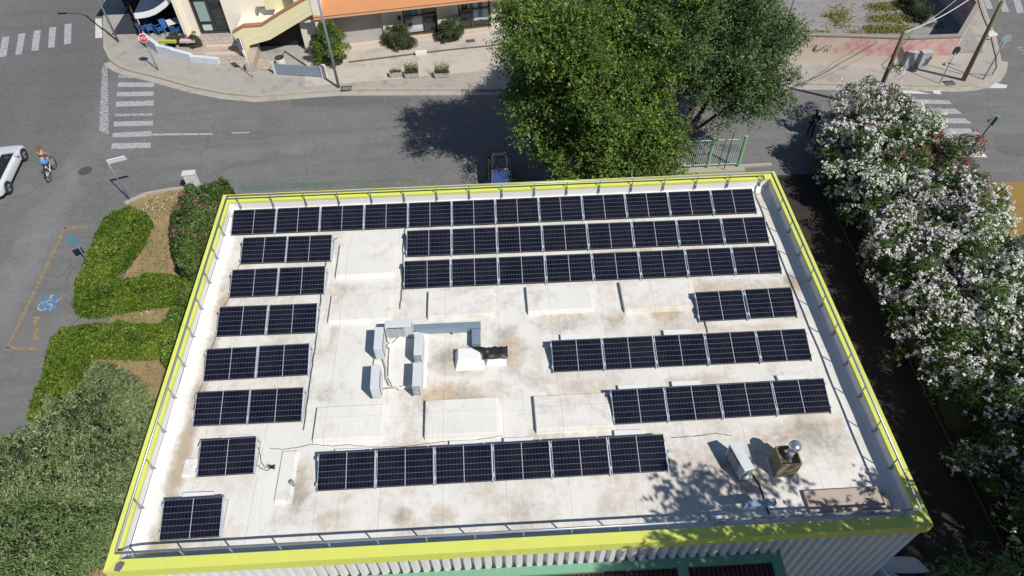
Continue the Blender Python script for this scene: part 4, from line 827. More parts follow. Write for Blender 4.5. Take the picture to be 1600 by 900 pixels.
def shopwin(a, b, posters, dv):
    f = MB(); z0 = GZ+.14
    for x in (a, dv, b-.08): f.box(x, .12, z0, x+.08, .22, H_-.02)
    f.box(a+.08, .12, z0, b-.08, .22, z0+.10); f.box(a+.08, .12, 1.55, b-.08, .20, 1.63); f.box(a+.08,.12,H_-.3,b-.08,.2,H_-.2); w = f.build('window', BRWN, SH, local=True)
    g_ = MB(); g_.box(a, .24, z0, b, .27, H_-.02); g_.build('pane', GLS, w, local=True); s = MB(); s.box(a-.1, -.28, GZ-.12, b+.1, .12, z0); s.box(a-.1, -.55, GZ-.12, b+.1, -.28, GZ+.03); s.build('step', STEP, SH, local=True)
    for (x0, z0_, x1, z1, cols, kd) in posters:
        p_ = MB(); p_.box(x0, .225, z0_, x1, .238, z1, 0); ww = x1-x0; hh = z1-z0_
        for k, (fx0, fz0, fx1, fz1) in enumerate(kd): p_.box(x0+ww*fx0, .220-.0015*k, z0_+hh*fz0, x0+ww*fx1, .2245-.0015*k, z0_+hh*fz1, 1+k % (len(cols)-1))
        p_.build('poster', [mat('poster_%.2f_%.2f_%.2f' % c_, c_, .5) for c_ in cols], w, local=True)
bl = [(.35,.45,.52), (.10,.18,.26), (.55,.56,.58), (.25,.03,.03)]
shopwin(u[634], u[686], [(u[634]+.12, .45, u[634]+1.25, 2.3, bl, [(.05,.45,.5,.95),(.4,.1,.95,.5),(.15,.2,.4,.35),(.55,.6,.8,.85)])], u[634]+1.35)
shopwin(u[718], u[768], [(u[718]+.15, 1.55, u[718]+.80, 2.35, [(.6,.6,.6),(.02,.02,.03),(.3,.3,.3)], [(.15,.1,.85,.8),(.35,.4,.65,.7)]), (u[718]+1.05, .75, u[768]-.15, 2.55, bl, [(.3,.0,.62,.75),(.1,.05,.9,.12),(.4,.5,.52,.9),(.38,.12,.60,.2)])], u[718]+.88)
f = MB(); z = GZ+.12
f.box(u[530], .17, GZ+.1, u[602], .20, H_)
while z < H_-.05: f.box(u[530]+.03, .145, z, u[602]-.03, .169, z+.062); z += .075
f.build('roller_shutter', mat('shutter_grey', (.44,.43,.42), .6, .1, .08, 3, (.3,.22,.15,.5)), SH, local=True); s = MB(); s.box(u[530]-.1, -.35, GZ-.12, u[602]+.1, .165, GZ+.09); s.box(u[530]-.1, -.75, GZ-.12, u[602]+.1, -.35, GZ+.03); s.build('step', STEP, SH, local=True)
d = MB(); d.box(u[784], .15, GZ+.1, u[808], .2, H_); 
for k in range(10): xx = u[784]+.02+k*(u[808]-u[784]-.04)/10; d.box(xx, .135, GZ+.12, xx+(u[808]-u[784])/10-.02, .1495, H_-.05)
d.build('door', mat('dark_brown_door', (.07,.035,.025), .5, 0, .1, 5), SH, local=True); s = MB(); s.box(u[784]-.1, -.35, GZ-.12, u[808]+.1, .13, GZ+.1); s.build('step', STEP, SH, local=True)
for x, w_, z in [(u[634]-.32, .2, 1.5), (u[768]+.18, .2, 1.6)]:
    q = MB(); q.box(x, -.06, z, x+w_, -.001, z+.32); q.build('letter_box', WHITEW if x < 4 else DKM, SH, local=True)
# canopy: sloping terracotta sheet over a slim slab
cn = MB(); x0, x1 = .15, u[718]+3.4
cn.slab([(x0, -1.0, H_+.02), (x1, -1.0, H_+.02), (x1, .0, H_+.55), (x0, .0, H_+.55)], .10); cn.build('canopy', ORNG, SH, local=True)
cn = MB(); cn.box(x0, -1.05, H_-.08, x1, -.93, H_+.018); cn.box(x0, -.93, H_-.05, x1, -.002, H_+.015); cn.build('canopy_edge', mat('canopy_edge_paint', (.55,.33,.20), .7), SH, local=True)
# terrace in front of the shops and its low edge
sheet('shop_terrace', [(float(SO[0]-math.sin(SA)*q_[1]*-1*-1+math.cos(SA)*q_[0]), float(SO[1]+math.sin(SA)*q_[0]+math.cos(SA)*q_[1])) for q_ in [(-1.0,-.01),(L_+5,-.01),(L_+5,-5.4),(-1.0,-4.2)]], .128, PAVE2)
def SL(u_, v_, z): return (float(SO[0]+math.cos(SA)*u_-math.sin(SA)*v_), float(SO[1]+math.sin(SA)*u_+math.cos(SA)*v_), z)
a = P(545, 98, GZ); c_ = P(700, 79, GZ); d_ = P(800, 69, GZ); m = MB()
for p0, p1 in ((a, c_), (c_, d_)): m.obox(((p0[0]+p1[0])/2, (p0[1]+p1[1])/2, GZ+.0), math.atan2(p1[1]-p0[1], p1[0]-p0[0]), math.dist(p0[:2], p1[:2]), .045, .09)
setp(m.build('terrace_edge_rail', mat('rusty_dark_strip', (.13,.085,.06), .8)), 'low rusty edge strip running along the shop terrace', 'edging')
c = P(658, 85, GZ); m = MB(); m.obox((c[0], c[1], GZ+.003), SA, .75, .28, .24); setp(m.build('concrete_block', WHITEW, bevel=.02), 'small pale concrete block on the terrace edge between the two round bushes', 'block')
c = P(778, 81, GZ); t = thing('folding_barrier', 'small dark metal A frame barrier by the terrace edge left of the elm', 'barrier', tuple(c)); m = MB()
for s_ in (-.35, .35): m.tube([(c[0]+s_, c[1]-.25, GZ), (c[0]+s_, c[1], GZ+.75)], .02, 6); m.tube([(c[0]+s_, c[1]+.25, GZ), (c[0]+s_, c[1], GZ+.75)], .02, 6)
m.build('leg', DKM, t); m = MB(); m.tube([(c[0]-.35, c[1], GZ+.75), (c[0]+1.6, c[1], GZ+.75)], .02, 6); m.build('top_bar', DKM, t)
def mat_(px, py, w_, d_, col, lab, nm='door_mat'):
    c = P(px, py, .13); m = MB(); m.obox((c[0], c[1], .132), SA, w_, d_, .015); setp(m.build(nm, mat('mat_%.2f%.2f' % (col[0], col[2]), col, .9)), lab, 'mat')
mat_(777, 51, .95, .35, (.20,.34,.52), 'light blue mat on the step left of the dark brown door'); mat_(735, 64, .6, .35, (.08,.08,.09), 'dark mat in front of the poster window'); mat_(798, 57, .7, .3, (.07,.07,.08), 'dark mat in front of the dark brown door')
# green bushes in front of the shops
for px, py, r, h, lab in [(626,76,.95,1.3,'larger round bush in front of the pillar left of the poster windows'), (704,65,.75,1.1,'smaller round bush between the two poster windows')]:
    c = P(px, py-4, GZ); bush('round_bush', lab, 'bush', (c[0], c[1], .6), (r, r*.8, h*.62), 30, .28, 210, .15, .22, L_BUS, zmin=-.6)
c = P(522, 100, GZ); bush('tall_bush', 'tall green creeping bush behind the lamp post beside the dark garage opening', 'bush', (c[0]-.1, c[1]+.4, 1.1), (.95, .95, 1.55), 50, .34, 260, .15, .24, L_ELM, zmin=-.7)
# planter troughs
def planter(px0, px1, py, label, gh, dens):
    a = P(px0, py, GZ); b2 = P(px1, py-1.5, GZ); c = (a+b2)/2; L = math.dist(a[:2], b2[:2]); ax = math.atan2(b2[1]-a[1], b2[0]-a[0]); t = thing('planter', label, 'planter', (c[0], c[1], GZ), ax, 'planter troughs on the terrace')
    m = MB(); w = .36; h = .34
    m.add([(-L/2+.04,-w/2+.03,.05),(L/2-.04,-w/2+.03,.05),(L/2-.04,w/2-.03,.05),(-L/2+.04,w/2-.03,.05),(-L/2,-w/2,h),(L/2,-w/2,h),(L/2,w/2,h),(-L/2,w/2,h),(-L/2+.05,-w/2+.05,h),(L/2-.05,-w/2+.05,h),(L/2-.05,w/2-.05,h),(-L/2+.05,w/2-.05,h),(-L/2+.05,-w/2+.05,h-.06),(L/2-.05,-w/2+.05,h-.06),(L/2-.05,w/2-.05,h-.06),(-L/2+.05,w/2-.05,h-.06)],
          [(0,3,2,1)]+[(i,(i+1)%4,(i+1)%4+4,i+4) for i in range(4)]+[(4+i,4+(i+1)%4,8+(i+1)%4,8+i) for i in range(4)]+[(8+i,8+(i+1)%4,12+(i+1)%4,12+i) for i in range(4)])
    m.box(-L/2+.15,-w/2+.04,0,-L/2+.25,w/2-.04,.05); m.box(L/2-.25,-w/2+.04,0,L/2-.15,w/2-.04,.05)
    m.build('trough', mat('trough_concrete', (.40,.38,.34), .85, 0, .1, 3), t, local=True); s = MB(); s.box(-L/2+.05,-w/2+.05,h-.075,L/2-.05,w/2-.05,h-.05); s.build('soil', mat('potting_soil', (.08,.055,.035), .95), t, local=True)
    n = int(dens*L); p = np.stack([RNG.uniform(-L/2+.08, L/2-.08, n), RNG.normal(0, .09, n), h+np.abs(RNG.normal(0, gh*.45, n))], 1); p[:, :2] *= 1+(p[:, 2:3]-h)*.25
    leaf_obj('plant', p, np.stack([p[:, 0]*.3, p[:, 1]*2, np.ones(n)*.2], 1), .13, .22, L_BUS2, t)
planter(609, 629, 120, 'concrete planter trough with sparse brown plant, leftmost of the three', .25, 200)
planter(633, 656, 121, 'concrete planter trough with two bushy green plants, middle of the three', .62, 1300)
planter(679, 704, 121, 'concrete planter trough with upright green plant, rightmost of the three', .58, 900)
# grey neighbouring wall right of the shops
m = MB(); q0 = SL(L_+.02, -.4, 0); m.add([SL(L_+.02,.3,GZ), SL(L_+9,.3,GZ), SL(L_+9,6,GZ), SL(L_+.02,6,GZ), SL(L_+.02,.3,4.2), SL(L_+9,.3,4.2), SL(L_+9,6,4.2), SL(L_+.02,6,4.2)], [(0,1,5,4),(1,2,6,5),(2,3,7,6),(3,0,4,7),(4,5,6,7)])
setp(m.build('rendered_wall', mat('grey_render', (.26,.25,.25), .85, 0, .06, 1)), 'plain grey rendered wall right of the shops behind the elm', 'wall')

# ================================================================== FAR SIDE: CORNER CAFE
YC = 37.7
CB = thing('corner_building', 'cream corner building with large dark window and a yellow stair parapet with terracotta coping', 'building', (-6, YC, 0))
YEC = mat('pale_yellow_render', (.74, .67, .40), .85, 0, .05, 1.2, (.45,.38,.2,.3))
m = MB(); xw0, xw1 = -8.05, -5.98
m.box(-8.75, YC, GZ, xw0, YC+6, 6); m.box(xw1, YC, GZ, 1.0, YC+6, 6); m.box(xw0, YC+.5, GZ, xw1, YC+6, 6); m.box(xw0, YC, 2.85, xw1, YC+.5, 6); m.build('wall', CREAM, CB)
f = MB(); f.box(xw0, YC+.2, GZ+.02, xw0+.12, YC+.3, 2.85); f.box(xw1-.12, YC+.2, GZ+.02, xw1, YC+.3, 2.85); f.box(xw0+.12, YC+.2, GZ+.02, xw1-.12, YC+.3, GZ+.12); f.box(-7.05, YC+.2, GZ+.12, -6.93, YC+.3, 2.85); w = f.build('window', DKM, CB)
g_ = MB(); g_.box(xw0+.12, YC+.32, GZ+.02, xw1-.12, YC+.35, 2.85); g_.build('pane', GLS, w); g_ = MB(); g_.box(xw0+.22, YC+.29, .95, -7.10, YC+.318, 2.3); g_.build('poster_panel', mat('pale_green_panel', (.26,.36,.34), .3), w)
q = MB(); q.box(xw0+.25, YC+.29, .3, -7.2, YC+.315, .7); q.build('poster_panel', mat('white_panel', (.5,.52,.52), .4), w)
q = MB(); q.box(-8.95, YC-.30, GZ, -8.75, YC+.3, 6); q.box(-8.75, YC-.14, GZ, -8.60, YC-.002, 6); q.build('pilaster', CREAM, CB)
# stair parapet: yellow slab rising to the right, soffit dark below
YP = 34.6
pa = PY(363, 51, YP); pb = PY(390, 78, YP)
def yp(px, py): q = PY(px, py, YP); return (q[0], q[2])
top = [yp(363,52), yp(380,42), yp(409,40), yp(437,22), yp(475,0), yp(500,-14)]; bot = [yp(500,17), yp(482,26), yp(422,62), yp(390,71)]
poly = top+bot+[(top[0][0]+.35, .2+.0)]; 
m = MB(); pts = top+bot+[(yp(389,80)[0], yp(389,80)[1]), (yp(380,81)[0], GZ)]; n = len(pts)
m.add([(x, YP, z) for x, z in pts]+[(x, YP+.25, z) for x, z in pts], [tuple(range(n)), tuple(range(2*n-1, n-1, -1))]+[(i, i+n, (i+1)%n+n, (i+1)%n) for i in range(n)]); m.build('stair_parapet', YEC, CB)
m = MB()
for i in range(len(top)-1): (x0, z0), (x1, z1) = top[i], top[i+1]; m.add([(x0,YP-.05,z0-.01),(x1,YP-.05,z1-.01),(x1,YP+.30,z1-.01),(x0,YP+.30,z0-.01),(x0,YP-.05,z0+.07),(x1,YP-.05,z1+.07),(x1,YP+.30,z1+.07),(x0,YP+.30,z0+.07)], [(0,3,2,1),(4,5,6,7),(0,1,5,4),(1,2,6,5),(2,3,7,6),(3,0,4,7)])
m.build('coping', TERR, CB)
m = MB()
for i in range(len(bot)-1):
    (x0, z0), (x1, z1) = bot[i+1], bot[i]; m.add([(x0,YP-.012,z0+.32),(x1,YP-.012,z1+.32),(x1,YP-.012,z1+.40),(x0,YP-.012,z0+.40),(x0,YP-.001,z0+.32),(x1,YP-.001,z1+.32),(x1,YP-.001,z1+.40),(x0,YP-.001,z0+.40)], [(0,1,2,3),(3,2,6,7),(0,4,5,1)])
m.build('string_course', mat('white_string_course', (.66,.64,.55), .8), CB)
m = MB(); m.box(-4.9, YP+.26, 1.3, -3.5, YC-.001, 1.42); m.box(-3.499, YP+.26, 1.75, -2.2, YC-.001, 1.87); m.box(-2.199, YP+.26, 2.3, .9, YC-.001, 2.42); m.build('stair_slab', CREAM, CB)
# rear parapet of the flight
m = MB(); zt = yp(437,22)[1]; m.box(-2.8, 36.4, 2.43, -.3, 36.6, 3.7); m.build('rear_parapet', YEC, CB)
# end pier
pr = PY(493, 22, YP); m = MB(); m.box(pr[0]-.15, YP-.05, GZ, pr[0]+.35, YP+.9, 4.6); m.build('pier', CREAM, CB)
# garage below: black panels stand in for the shade of the opening
m = MB(); m.box(-4.9, 36.0, GZ, -3.51, 36.1, 1.29); m.box(-3.505, 36.0, GZ, -2.205, 36.1, 1.74); m.box(-2.2, 36.0, GZ, 1.0, 36.1, 2.29); m.box(.86, YP+.95, GZ, .92, 35.99, 2.29); m.build('garage_shade_panel', mat('black_recess_shade', (.012,.012,.014), .7), CB)
# cafe veranda on the left
VN = thing('cafe_veranda', 'cafe veranda with dark awning edged in a white valance', 'awning', (-11, 38.5, 0)); AWN = mat('navy_awning', (.03,.045,.09), .8, 0, .1, 3)
e0 = PY(214, 19, 38.6); 
m = MB(); wv = []
for a_ in [(209,27),(216,26),(224,25),(232,23),(240,20),(248,15),(256,9),(263,2),(269,-6),(273,-14)]:
    q_ = PY(a_[0], a_[1]-6, 38.0); wv.append((q_[0], 38.0, q_[2]))
kk = len(wv)-1
m.add([(x, y, z) for x, y, z in wv]+[(x+.3, y+3.6, z+.55) for x, y, z in wv], [(i, i+1, i+kk+2, i+kk+1) for i in range(kk)]); aw = m.build('canopy', AWN, VN)
mo = aw.modifiers.new('solid', 'SOLIDIFY'); mo.thickness = .03
m = MB(); m.add([(x, y-.02, z+.02) for x, y, z in wv]+[(x-.02, y-.06, z-.36) for x, y, z in wv], [(i+1, i, i+kk+1, i+kk+2) for i in range(kk)]); vl_ = m.build('valance', mat('white_valance', (.70,.70,.70), .8), VN); mo = vl_.modifiers.new('solid', 'SOLIDIFY'); mo.thickness = .02
m = MB(); m.tube([(wv[0][0]+.05, 38.02, GZ), (wv[0][0]+.05, 38.02, wv[0][2])], .035, 8); m.tube([(-9.1, 39.2, GZ), (-9.1, 39.2, 2.6)], .035, 8); m.build('post', WHITEW, VN)
m = MB(); m.box(-14.2, 42.0, GZ, -8.8, 42.3, 3.4); m.box(-14.4, 37.0+5, GZ, -14.2, 42.3, 3.4); m.box(-14.2,38.9,3.3,-8.8,42.3,3.4); m.build('rear_wall', mat('dark_interior', (.03,.03,.035), .9), VN)  # shade inside the veranda is put into this near-black colour
TERRW = mat('brown_stained_wood', (.10,.05,.03), .7, 0, .2, 5)
# cafe furniture
BLU = mat('blue_chair_plastic', (.04,.12,.33), .4, 0, .06, 3)
def cafe_table(px, py, lab, col, rz=0.2, s=.75):
    c = P(px, py, GZ); t = thing('cafe_table', lab, 'table', tuple(c), rz); m = MB(); m.box(-s/2,-s/2,.70,s/2,s/2,.74); m.build('table_top', col, t, local=True)
    for x in (-1, 1):
        for y in (-1, 1): m = MB(); m.box(x*(s/2-.05)-.02, y*(s/2-.05)-.02, 0, x*(s/2-.05)+.02, y*(s/2-.05)+.02, .70); m.build('leg', WHITEW if col is not NAVY else DKM, t, local=True)
NAVY = mat('navy_table_top', (.03,.06,.13), .4)
def chair(px, py, rz, lab):
    c = P(px, py, GZ); t = thing('cafe_chair', lab, 'chair', tuple(c), rz, 'blue plastic chairs on the cafe terrace'); m = MB(); m.box(-.22,-.22,.42,.22,.22,.46); m.build('seat', BLU, t, local=True)
    m = MB(); m.slab([(-.22,.20,.46),(.22,.20,.46),(.21,.30,.86),(-.21,.30,.86)], .03); m.build('backrest', BLU, t, local=True)
    for x in (-1, 1):
        m = MB(); m.box(x*.22-.02, -.2, .62, x*.22+.02, .22, .65); m.build('armrest', BLU, t, local=True)
        for y in (-1, 1): m = MB(); m.box(x*.19-.02, y*.19-.02, 0, x*.19+.02, y*.19+.02, .42); m.build('leg', BLU, t, local=True)
cafe_table(276, 49, 'white square cafe table in the sun', WHITEW, .5, .8); cafe_table(229, 45, 'navy square cafe table under the awning edge', NAVY, .1, .85)
cafe_table(288, 36, 'dark cafe table in the shade behind the white one', NAVY, .3, .8)
for px, py, rz, lab in [(253,55,2.4,'blue chair left of the white cafe table, back to the low wall'),(262,50,.8,'blue chair tucked against the white cafe table'),(278,57,3.0,'blue chair in front of the white cafe table'),(291,50,-1.2,'blue chair right of the white cafe table'),(226,53,2.9,'blue chair in front of the navy cafe table'),(238,54,-2.6,'blue chair right of the navy cafe table near the stop sign')]: chair(px, py, rz, lab)
a = P(229, 74, GZ); c_ = P(206, 16, GZ); t = thing('wooden_screen', 'brown slatted wooden screen along the left side of the cafe terrace', 'screen', tuple(a)); ax = math.atan2(c_[1]-a[1], c_[0]-a[0]); LL = math.dist(a[:2], c_[:2])
for k in range(6):
    p_ = a+(c_-a)*k/5; m = MB(); m.obox((p_[0], p_[1], GZ), ax, .08, .08, 1.15); m.build('post', TERRW, t)
m = MB()
for z in (.35, .62, .89): m.obox(((a[0]+c_[0])/2, (a[1]+c_[1])/2, z), ax, LL, .035, .16)
m.build('slats', TERRW, t)
# low white wall round the terrace
lw = [P(x, y, GZ) for x, y in [(229,70),(250,85),(272,90),(300,97),(342,101)]]; m = MB()
for i in range(len(lw)-1):
    a, b2 = lw[i], lw[i+1]; h = [.75,.62,.55,.40][i]; m.obox(((a[0]+b2[0])/2, (a[1]+b2[1])/2+.1, GZ+.002*i), math.atan2(b2[1]-a[1], b2[0]-a[0]), math.dist(a[:2], b2[:2])+.1, .24, h)
setp(m.build('low_wall', mat('white_blue_wall', (.56,.60,.66), .7, 0, .06, 2, (.35,.33,.3,.4))), 'low white stepped wall round the cafe terrace at the corner', 'wall')
def brick_mat():
    m, nt, b = newmat('pinkish_brick_paving'); v = geo_pos(nt); t_ = N(nt, 'ShaderNodeTexBrick'); nt.links.new(v, t_.inputs['Vector']); t_.inputs['Scale'].default_value = 1.0; t_.inputs['Brick Width'].default_value = .45; t_.inputs['Row Height'].default_value = .42; t_.inputs['Mortar Size'].default_value = .022
    t_.inputs['Color1'].default_value = (.42,.34,.30,1); t_.inputs['Color2'].default_value = (.34,.29,.26,1); t_.inputs['Mortar'].default_value = (.20,.17,.15,1); c = mixc(nt, ramp(nt, noise(nt, 1.2, 6, .7, v), [(.4,0.0),(.65,.7)]), t_.outputs[0], (.40,.36,.31)); nt.links.new(c, b.inputs['Base Color']); b.inputs['Roughness'].default_value = .85; return m
BRK = brick_mat()
sheet('veranda_shade_sheet', [(-14.1,38.2),(-8.8,38.2),(-8.8,41.9),(-14.1,41.9)], .156, mat('navy_floor_shade', (.03,.035,.05), .8))  # dark sheet over the terrace, its colour stands in for shade under the awning
sheet('brick_terrace', G((300,60),(318,60),(362,57),(384,90),(425,92),(420,110),(340,99),(300,92),(232,66),(215,40),(240,10),(300,10), z=.15), .150, BRK)
m = MB()
for i, (x0, y0, x1, y1) in enumerate([(322,72,382,70),(322,84,385,82)]):
    a = P(x0, y0, .2); b2 = P(x1, y1, .2); m.obox(((a[0]+b2[0])/2, (a[1]+b2[1])/2, .151), math.atan2(b2[1]-a[1], b2[0]-a[0]), math.dist(a[:2], b2[:2]), .3, .06)
setp(m.build('terrace_step', STEP), 'pale stone steps between the dark window and the pavement', 'step')
# yellow flower box, plants
c = P(259, 64, .85); m = MB(); m.obox((c[0], c[1]+.2, .62), -.10, 1.15, .18, .17); setp(m.build('flower_box', mat('lime_box', (.42,.45,.07), .5), bevel=.01), 'lime yellow flower box on the low white wall', 'flower box')
c = P(288, 62, .85); m = MB(); m.obox((c[0]+.1, c[1]+.15, .60), -.05, .95, .3, .16); setp(m.build('flower_box', mat('pink_white_box', (.55,.40,.42), .6), bevel=.01), 'pale pink flower box on the low white wall right of the lime one', 'flower box')
for px, py, r, h, lab in [(306,74,.55,.75,'leafy plant at the foot of the cream pilaster'),(270,72,.35,.45,'low plant hanging over the low white wall'),(285,70,.4,.4,'small reddish plant in the flower box')]:
    c = P(px, py, GZ); bush('terrace_plant', lab, 'plant', (c[0], c[1]+.1, .45), (r, r*.6, h), 10, .18, 120, .10, .3, L_BUS, zmin=-.6)
# garage ramp: side wall, sliding gate, white drum
rw = P(392, 108, GZ); rw2 = P(398, 78, GZ); m = MB(); a = P(393,112,GZ); c_ = P(402,80,GZ)
m.obox(((a[0]+c_[0])/2, (a[1]+c_[1])/2, GZ), math.atan2(c_[1]-a[1], c_[0]-a[0]), math.dist(a[:2], c_[:2]), .55, .62); setp(m.build('ramp_wall', mat('ramp_wall_stone', (.40,.34,.28), .85, 0, .12, 3), bevel=.02), 'short pale wall beside the garage ramp at the end of the brick terrace', 'wall')
c = P(440, 103, GZ); t = thing('drum', 'round white drum with a dark rim beside the garage ramp', 'drum', tuple(c)); m = MB(); m.lathe(tuple(c), [(.27,0),(.30,.1),(.30,.5),(.27,.58)], 16); m.build('body', mat('drum_cream', (.6,.56,.5), .6), t, smooth=True); m = MB(); m.lathe((c[0], c[1], c[2]+.581), [(.29,0),(.29,.03),(.18,.035)], 16); m.build('lid', DKM, t)
a = P(432, 116, GZ); c_ = P(505, 121, GZ); t = thing('sliding_gate', 'low grey blue sheet gate closing the garage ramp', 'gate', ((a[0]+c_[0])/2, (a[1]+c_[1])/2, GZ)); ax = math.atan2(c_[1]-a[1], c_[0]-a[0]); m = MB(); m.obox(((a[0]+c_[0])/2, (a[1]+c_[1])/2, GZ+.06), ax, math.dist(a[:2], c_[:2]), .05, .68); m.build('leaf', mat('gate_grey_blue', (.24,.29,.36), .5, .2, .06, 3), t)
m = MB(); m.obox((a[0]-.05, a[1], GZ), ax, .12, .12, .9); m.obox((c_[0]+.12, c_[1], GZ), ax, .3, .25, .85); m.build('post', WHITEW, t)

# ================================================================== FAR SIDE: WALLED LOT
PNK = None
def pink_wall_mat():
    m, nt, b = newmat('pink_and_cream_wall'); v = geo_pos(nt); s = N(nt, 'ShaderNodeSeparateXYZ'); nt.links.new(v, s.inputs[0]); n = noise(nt, 1.3, 6, .65, v)
    z = math_(nt, 'ADD', s.outputs[2], math_(nt, 'MULTIPLY', math_(nt, 'SUBTRACT', n, .5), .25)); f = ramp(nt, math_(nt, 'MULTIPLY', z, .4), [(.29, 0.0), (.31, 1.0)])
    c = mixc(nt, f, (.50,.44,.37), (.48,.205,.20)); c = mixc(nt, ramp(nt, noise(nt, 2.2, 7, .7, v), [(.40, 0.0), (.58, .75)]), c, (.52,.40,.35)); c = mixc(nt, ramp(nt, noise(nt, .5, 5, .6, v), [(.48, 0.0), (.60, .85)]), c, (.50,.43,.35))
    nt.links.new(c, b.inputs['Base Color']); b.inputs['Roughness'].default_value = .85; return m
PNK = pink_wall_mat(); WL = thing('lot_wall', 'pink and cream painted wall with grey coping round the weedy lot', 'wall', (36, 32, 0)); hw = 1.85
wp_ = [P(1195, 96, GZ), P(1300, 99, GZ), P(1410, 103, GZ), P(1480, 100, GZ), P(1507, 82, GZ)]; wp_[4] = np.array([43.05, 34.6, GZ]); wp_.append(np.array([43.6, 60, GZ]))
m = MB(); cpg = MB()
for i in range(len(wp_)-1):
    a, c_ = wp_[i], wp_[i+1]; ax = math.atan2(c_[1]-a[1], c_[0]-a[0]); L = math.dist(a[:2], c_[:2]); nx_, ny_ = -math.sin(ax)*.1, math.cos(ax)*.1
    m.obox(((a[0]+c_[0])/2+nx_, (a[1]+c_[1])/2+ny_, .12), ax, L+.04, .2, hw+.002*i); cpg.obox(((a[0]+c_[0])/2+nx_, (a[1]+c_[1])/2+ny_, .12+hw+.01), ax, L+.1, .30, .07+.003*i)
m.build('wall', PNK, WL); cpg.build('coping', mat('mossy_coping', (.27,.24,.21), .9, 0, .25, 5), WL)
m = MB()
for k in range(7):
    a = P(1270+k*3.6, 77+(k%3)*1.5, GZ+.9); y_ = wp_[0][1]-.002+(a[0]-wp_[0][0])*(wp_[1][1]-wp_[0][1])/(wp_[1][0]-wp_[0][0]); pts_ = [(a[0]+.16*math.cos(t_*1.1+k)+.05*t_, y_-.012, 1.15+.22*math.sin(t_*1.3+k*1.4)) for t_ in np.linspace(0, 4.4, 10)]; m.tube(pts_, .014, 5)
m.build('graffiti_scrawl', BLK, WL)
c = P(1360, 14, .2)
bush('ivy_shrub', 'dark ivy like shrub in the shaded right corner of the weedy lot', 'shrub', (40.6, 37.2, .3), (.9, 2.2, .9), 40, .4, 120, .12, .4, L_IVY, zmin=-.5)
bush('ivy_shrub', 'dark tall shrub at the top of the weedy lot right side', 'shrub', (40.7, 42.0, .4), (1.1, 2.0, 1.2), 44, .45, 120, .12, .4, L_IVY, zmin=-.5)
def cabinet(px, py, w_, d_, h_, lab, m_=None, grp=None, rz=0.02):
    c = P(px, py, GZ); t = thing('utility_cabinet', lab, 'cabinet', tuple(c), rz, grp); q = MB(); q.box(-w_/2,-d_/2,.0,w_/2,d_/2,.10); q.build('plinth', KERB, t, local=True); q = MB(); q.box(-w_/2+.01,-d_/2+.01,.10,w_/2-.01,d_/2-.01,h_); q.build('body', m_ or CABG, t, local=True, bevel=.01)
    q = MB(); q.box(-w_/2-.02,-d_/2-.03,h_+.001,w_/2+.02,d_/2+.02,h_+.05); q.build('roof', m_ or CABG, t, local=True)
    for s_ in ((-1, 1) if w_ > .6 else (0,)):
        q = MB(); q.box((s_*w_/4)-(w_/4-.03 if s_ else w_/2-.04), -d_/2-.006, .16, (s_*w_/4)+(w_/4-.03 if s_ else w_/2-.04), -d_/2+.008, h_-.06); dd = q.build('door', m_ or CABG, t, local=True)
        q = MB(); q.box(s_*.05+.02, -d_/2-.02, h_*.55, s_*.05+.04, -d_/2-.007, h_*.65); q.build('handle', DKM, dd, local=True)
CABG = mat('cabinet_grey', (.36,.38,.41), .5, 0, .05, 3); CABW = mat('cabinet_white', (.54,.57,.58), .5, 0, .05, 3)
cabinet(1416, 104, .62, .35, 1.0, 'grey utility cabinet against the pink wall, left one of two', None, 'grey cabinets by the pink wall'); cabinet(1438, 104, .62, .35, 1.0, 'grey utility cabinet against the pink wall, right one of two', None, 'grey cabinets by the pink wall')
cabinet(307, 297, .62, .34, 1.15, 'white utility cabinet standing on the dry grass behind the building corner', CABW, None, .05)
# ================================================================== POLES AND SIGNS
def height(base, top, z=GZ):
    B0 = P(*base, z); best = (1e9, 0)
    for h in np.arange(.2, 9, .03):
        d = B0+np.array([0, 0, h])-CAM; zz = d@FW; x = 800+F_PX*(d@RT)/zz; y = 450-F_PX*(d@UP)/zz; e = math.hypot(x-top[0], y-top[1])
        if e < best[0]: best = (e, h)
    return B0, best[1]
def lean_top(base, top, h, z=GZ):
    """top of a slightly leaning pole: on the sight line at the given height"""
    return P(*top, z+h)
SGN = mat('sign_back_grey', (.36,.47,.50), .5, 0, .04, 4); SGW = mat('sign_white', (.76,.77,.78), .5); POLE = mat('pole_grey_blue', (.26,.30,.35), .5, .4, .06, 6); SRED = mat('sign_red', (.42,.05,.06), .6)
def pole_mesh(p0, p1, r0, r1, name, m, t): q = MB(); q.tube([tuple(p0), tuple((np.array(p0)+np.array(p1))/2), tuple(p1)], [r0, (r0+r1)/2, r1], 10); return q.build(name, m, t, smooth=True)
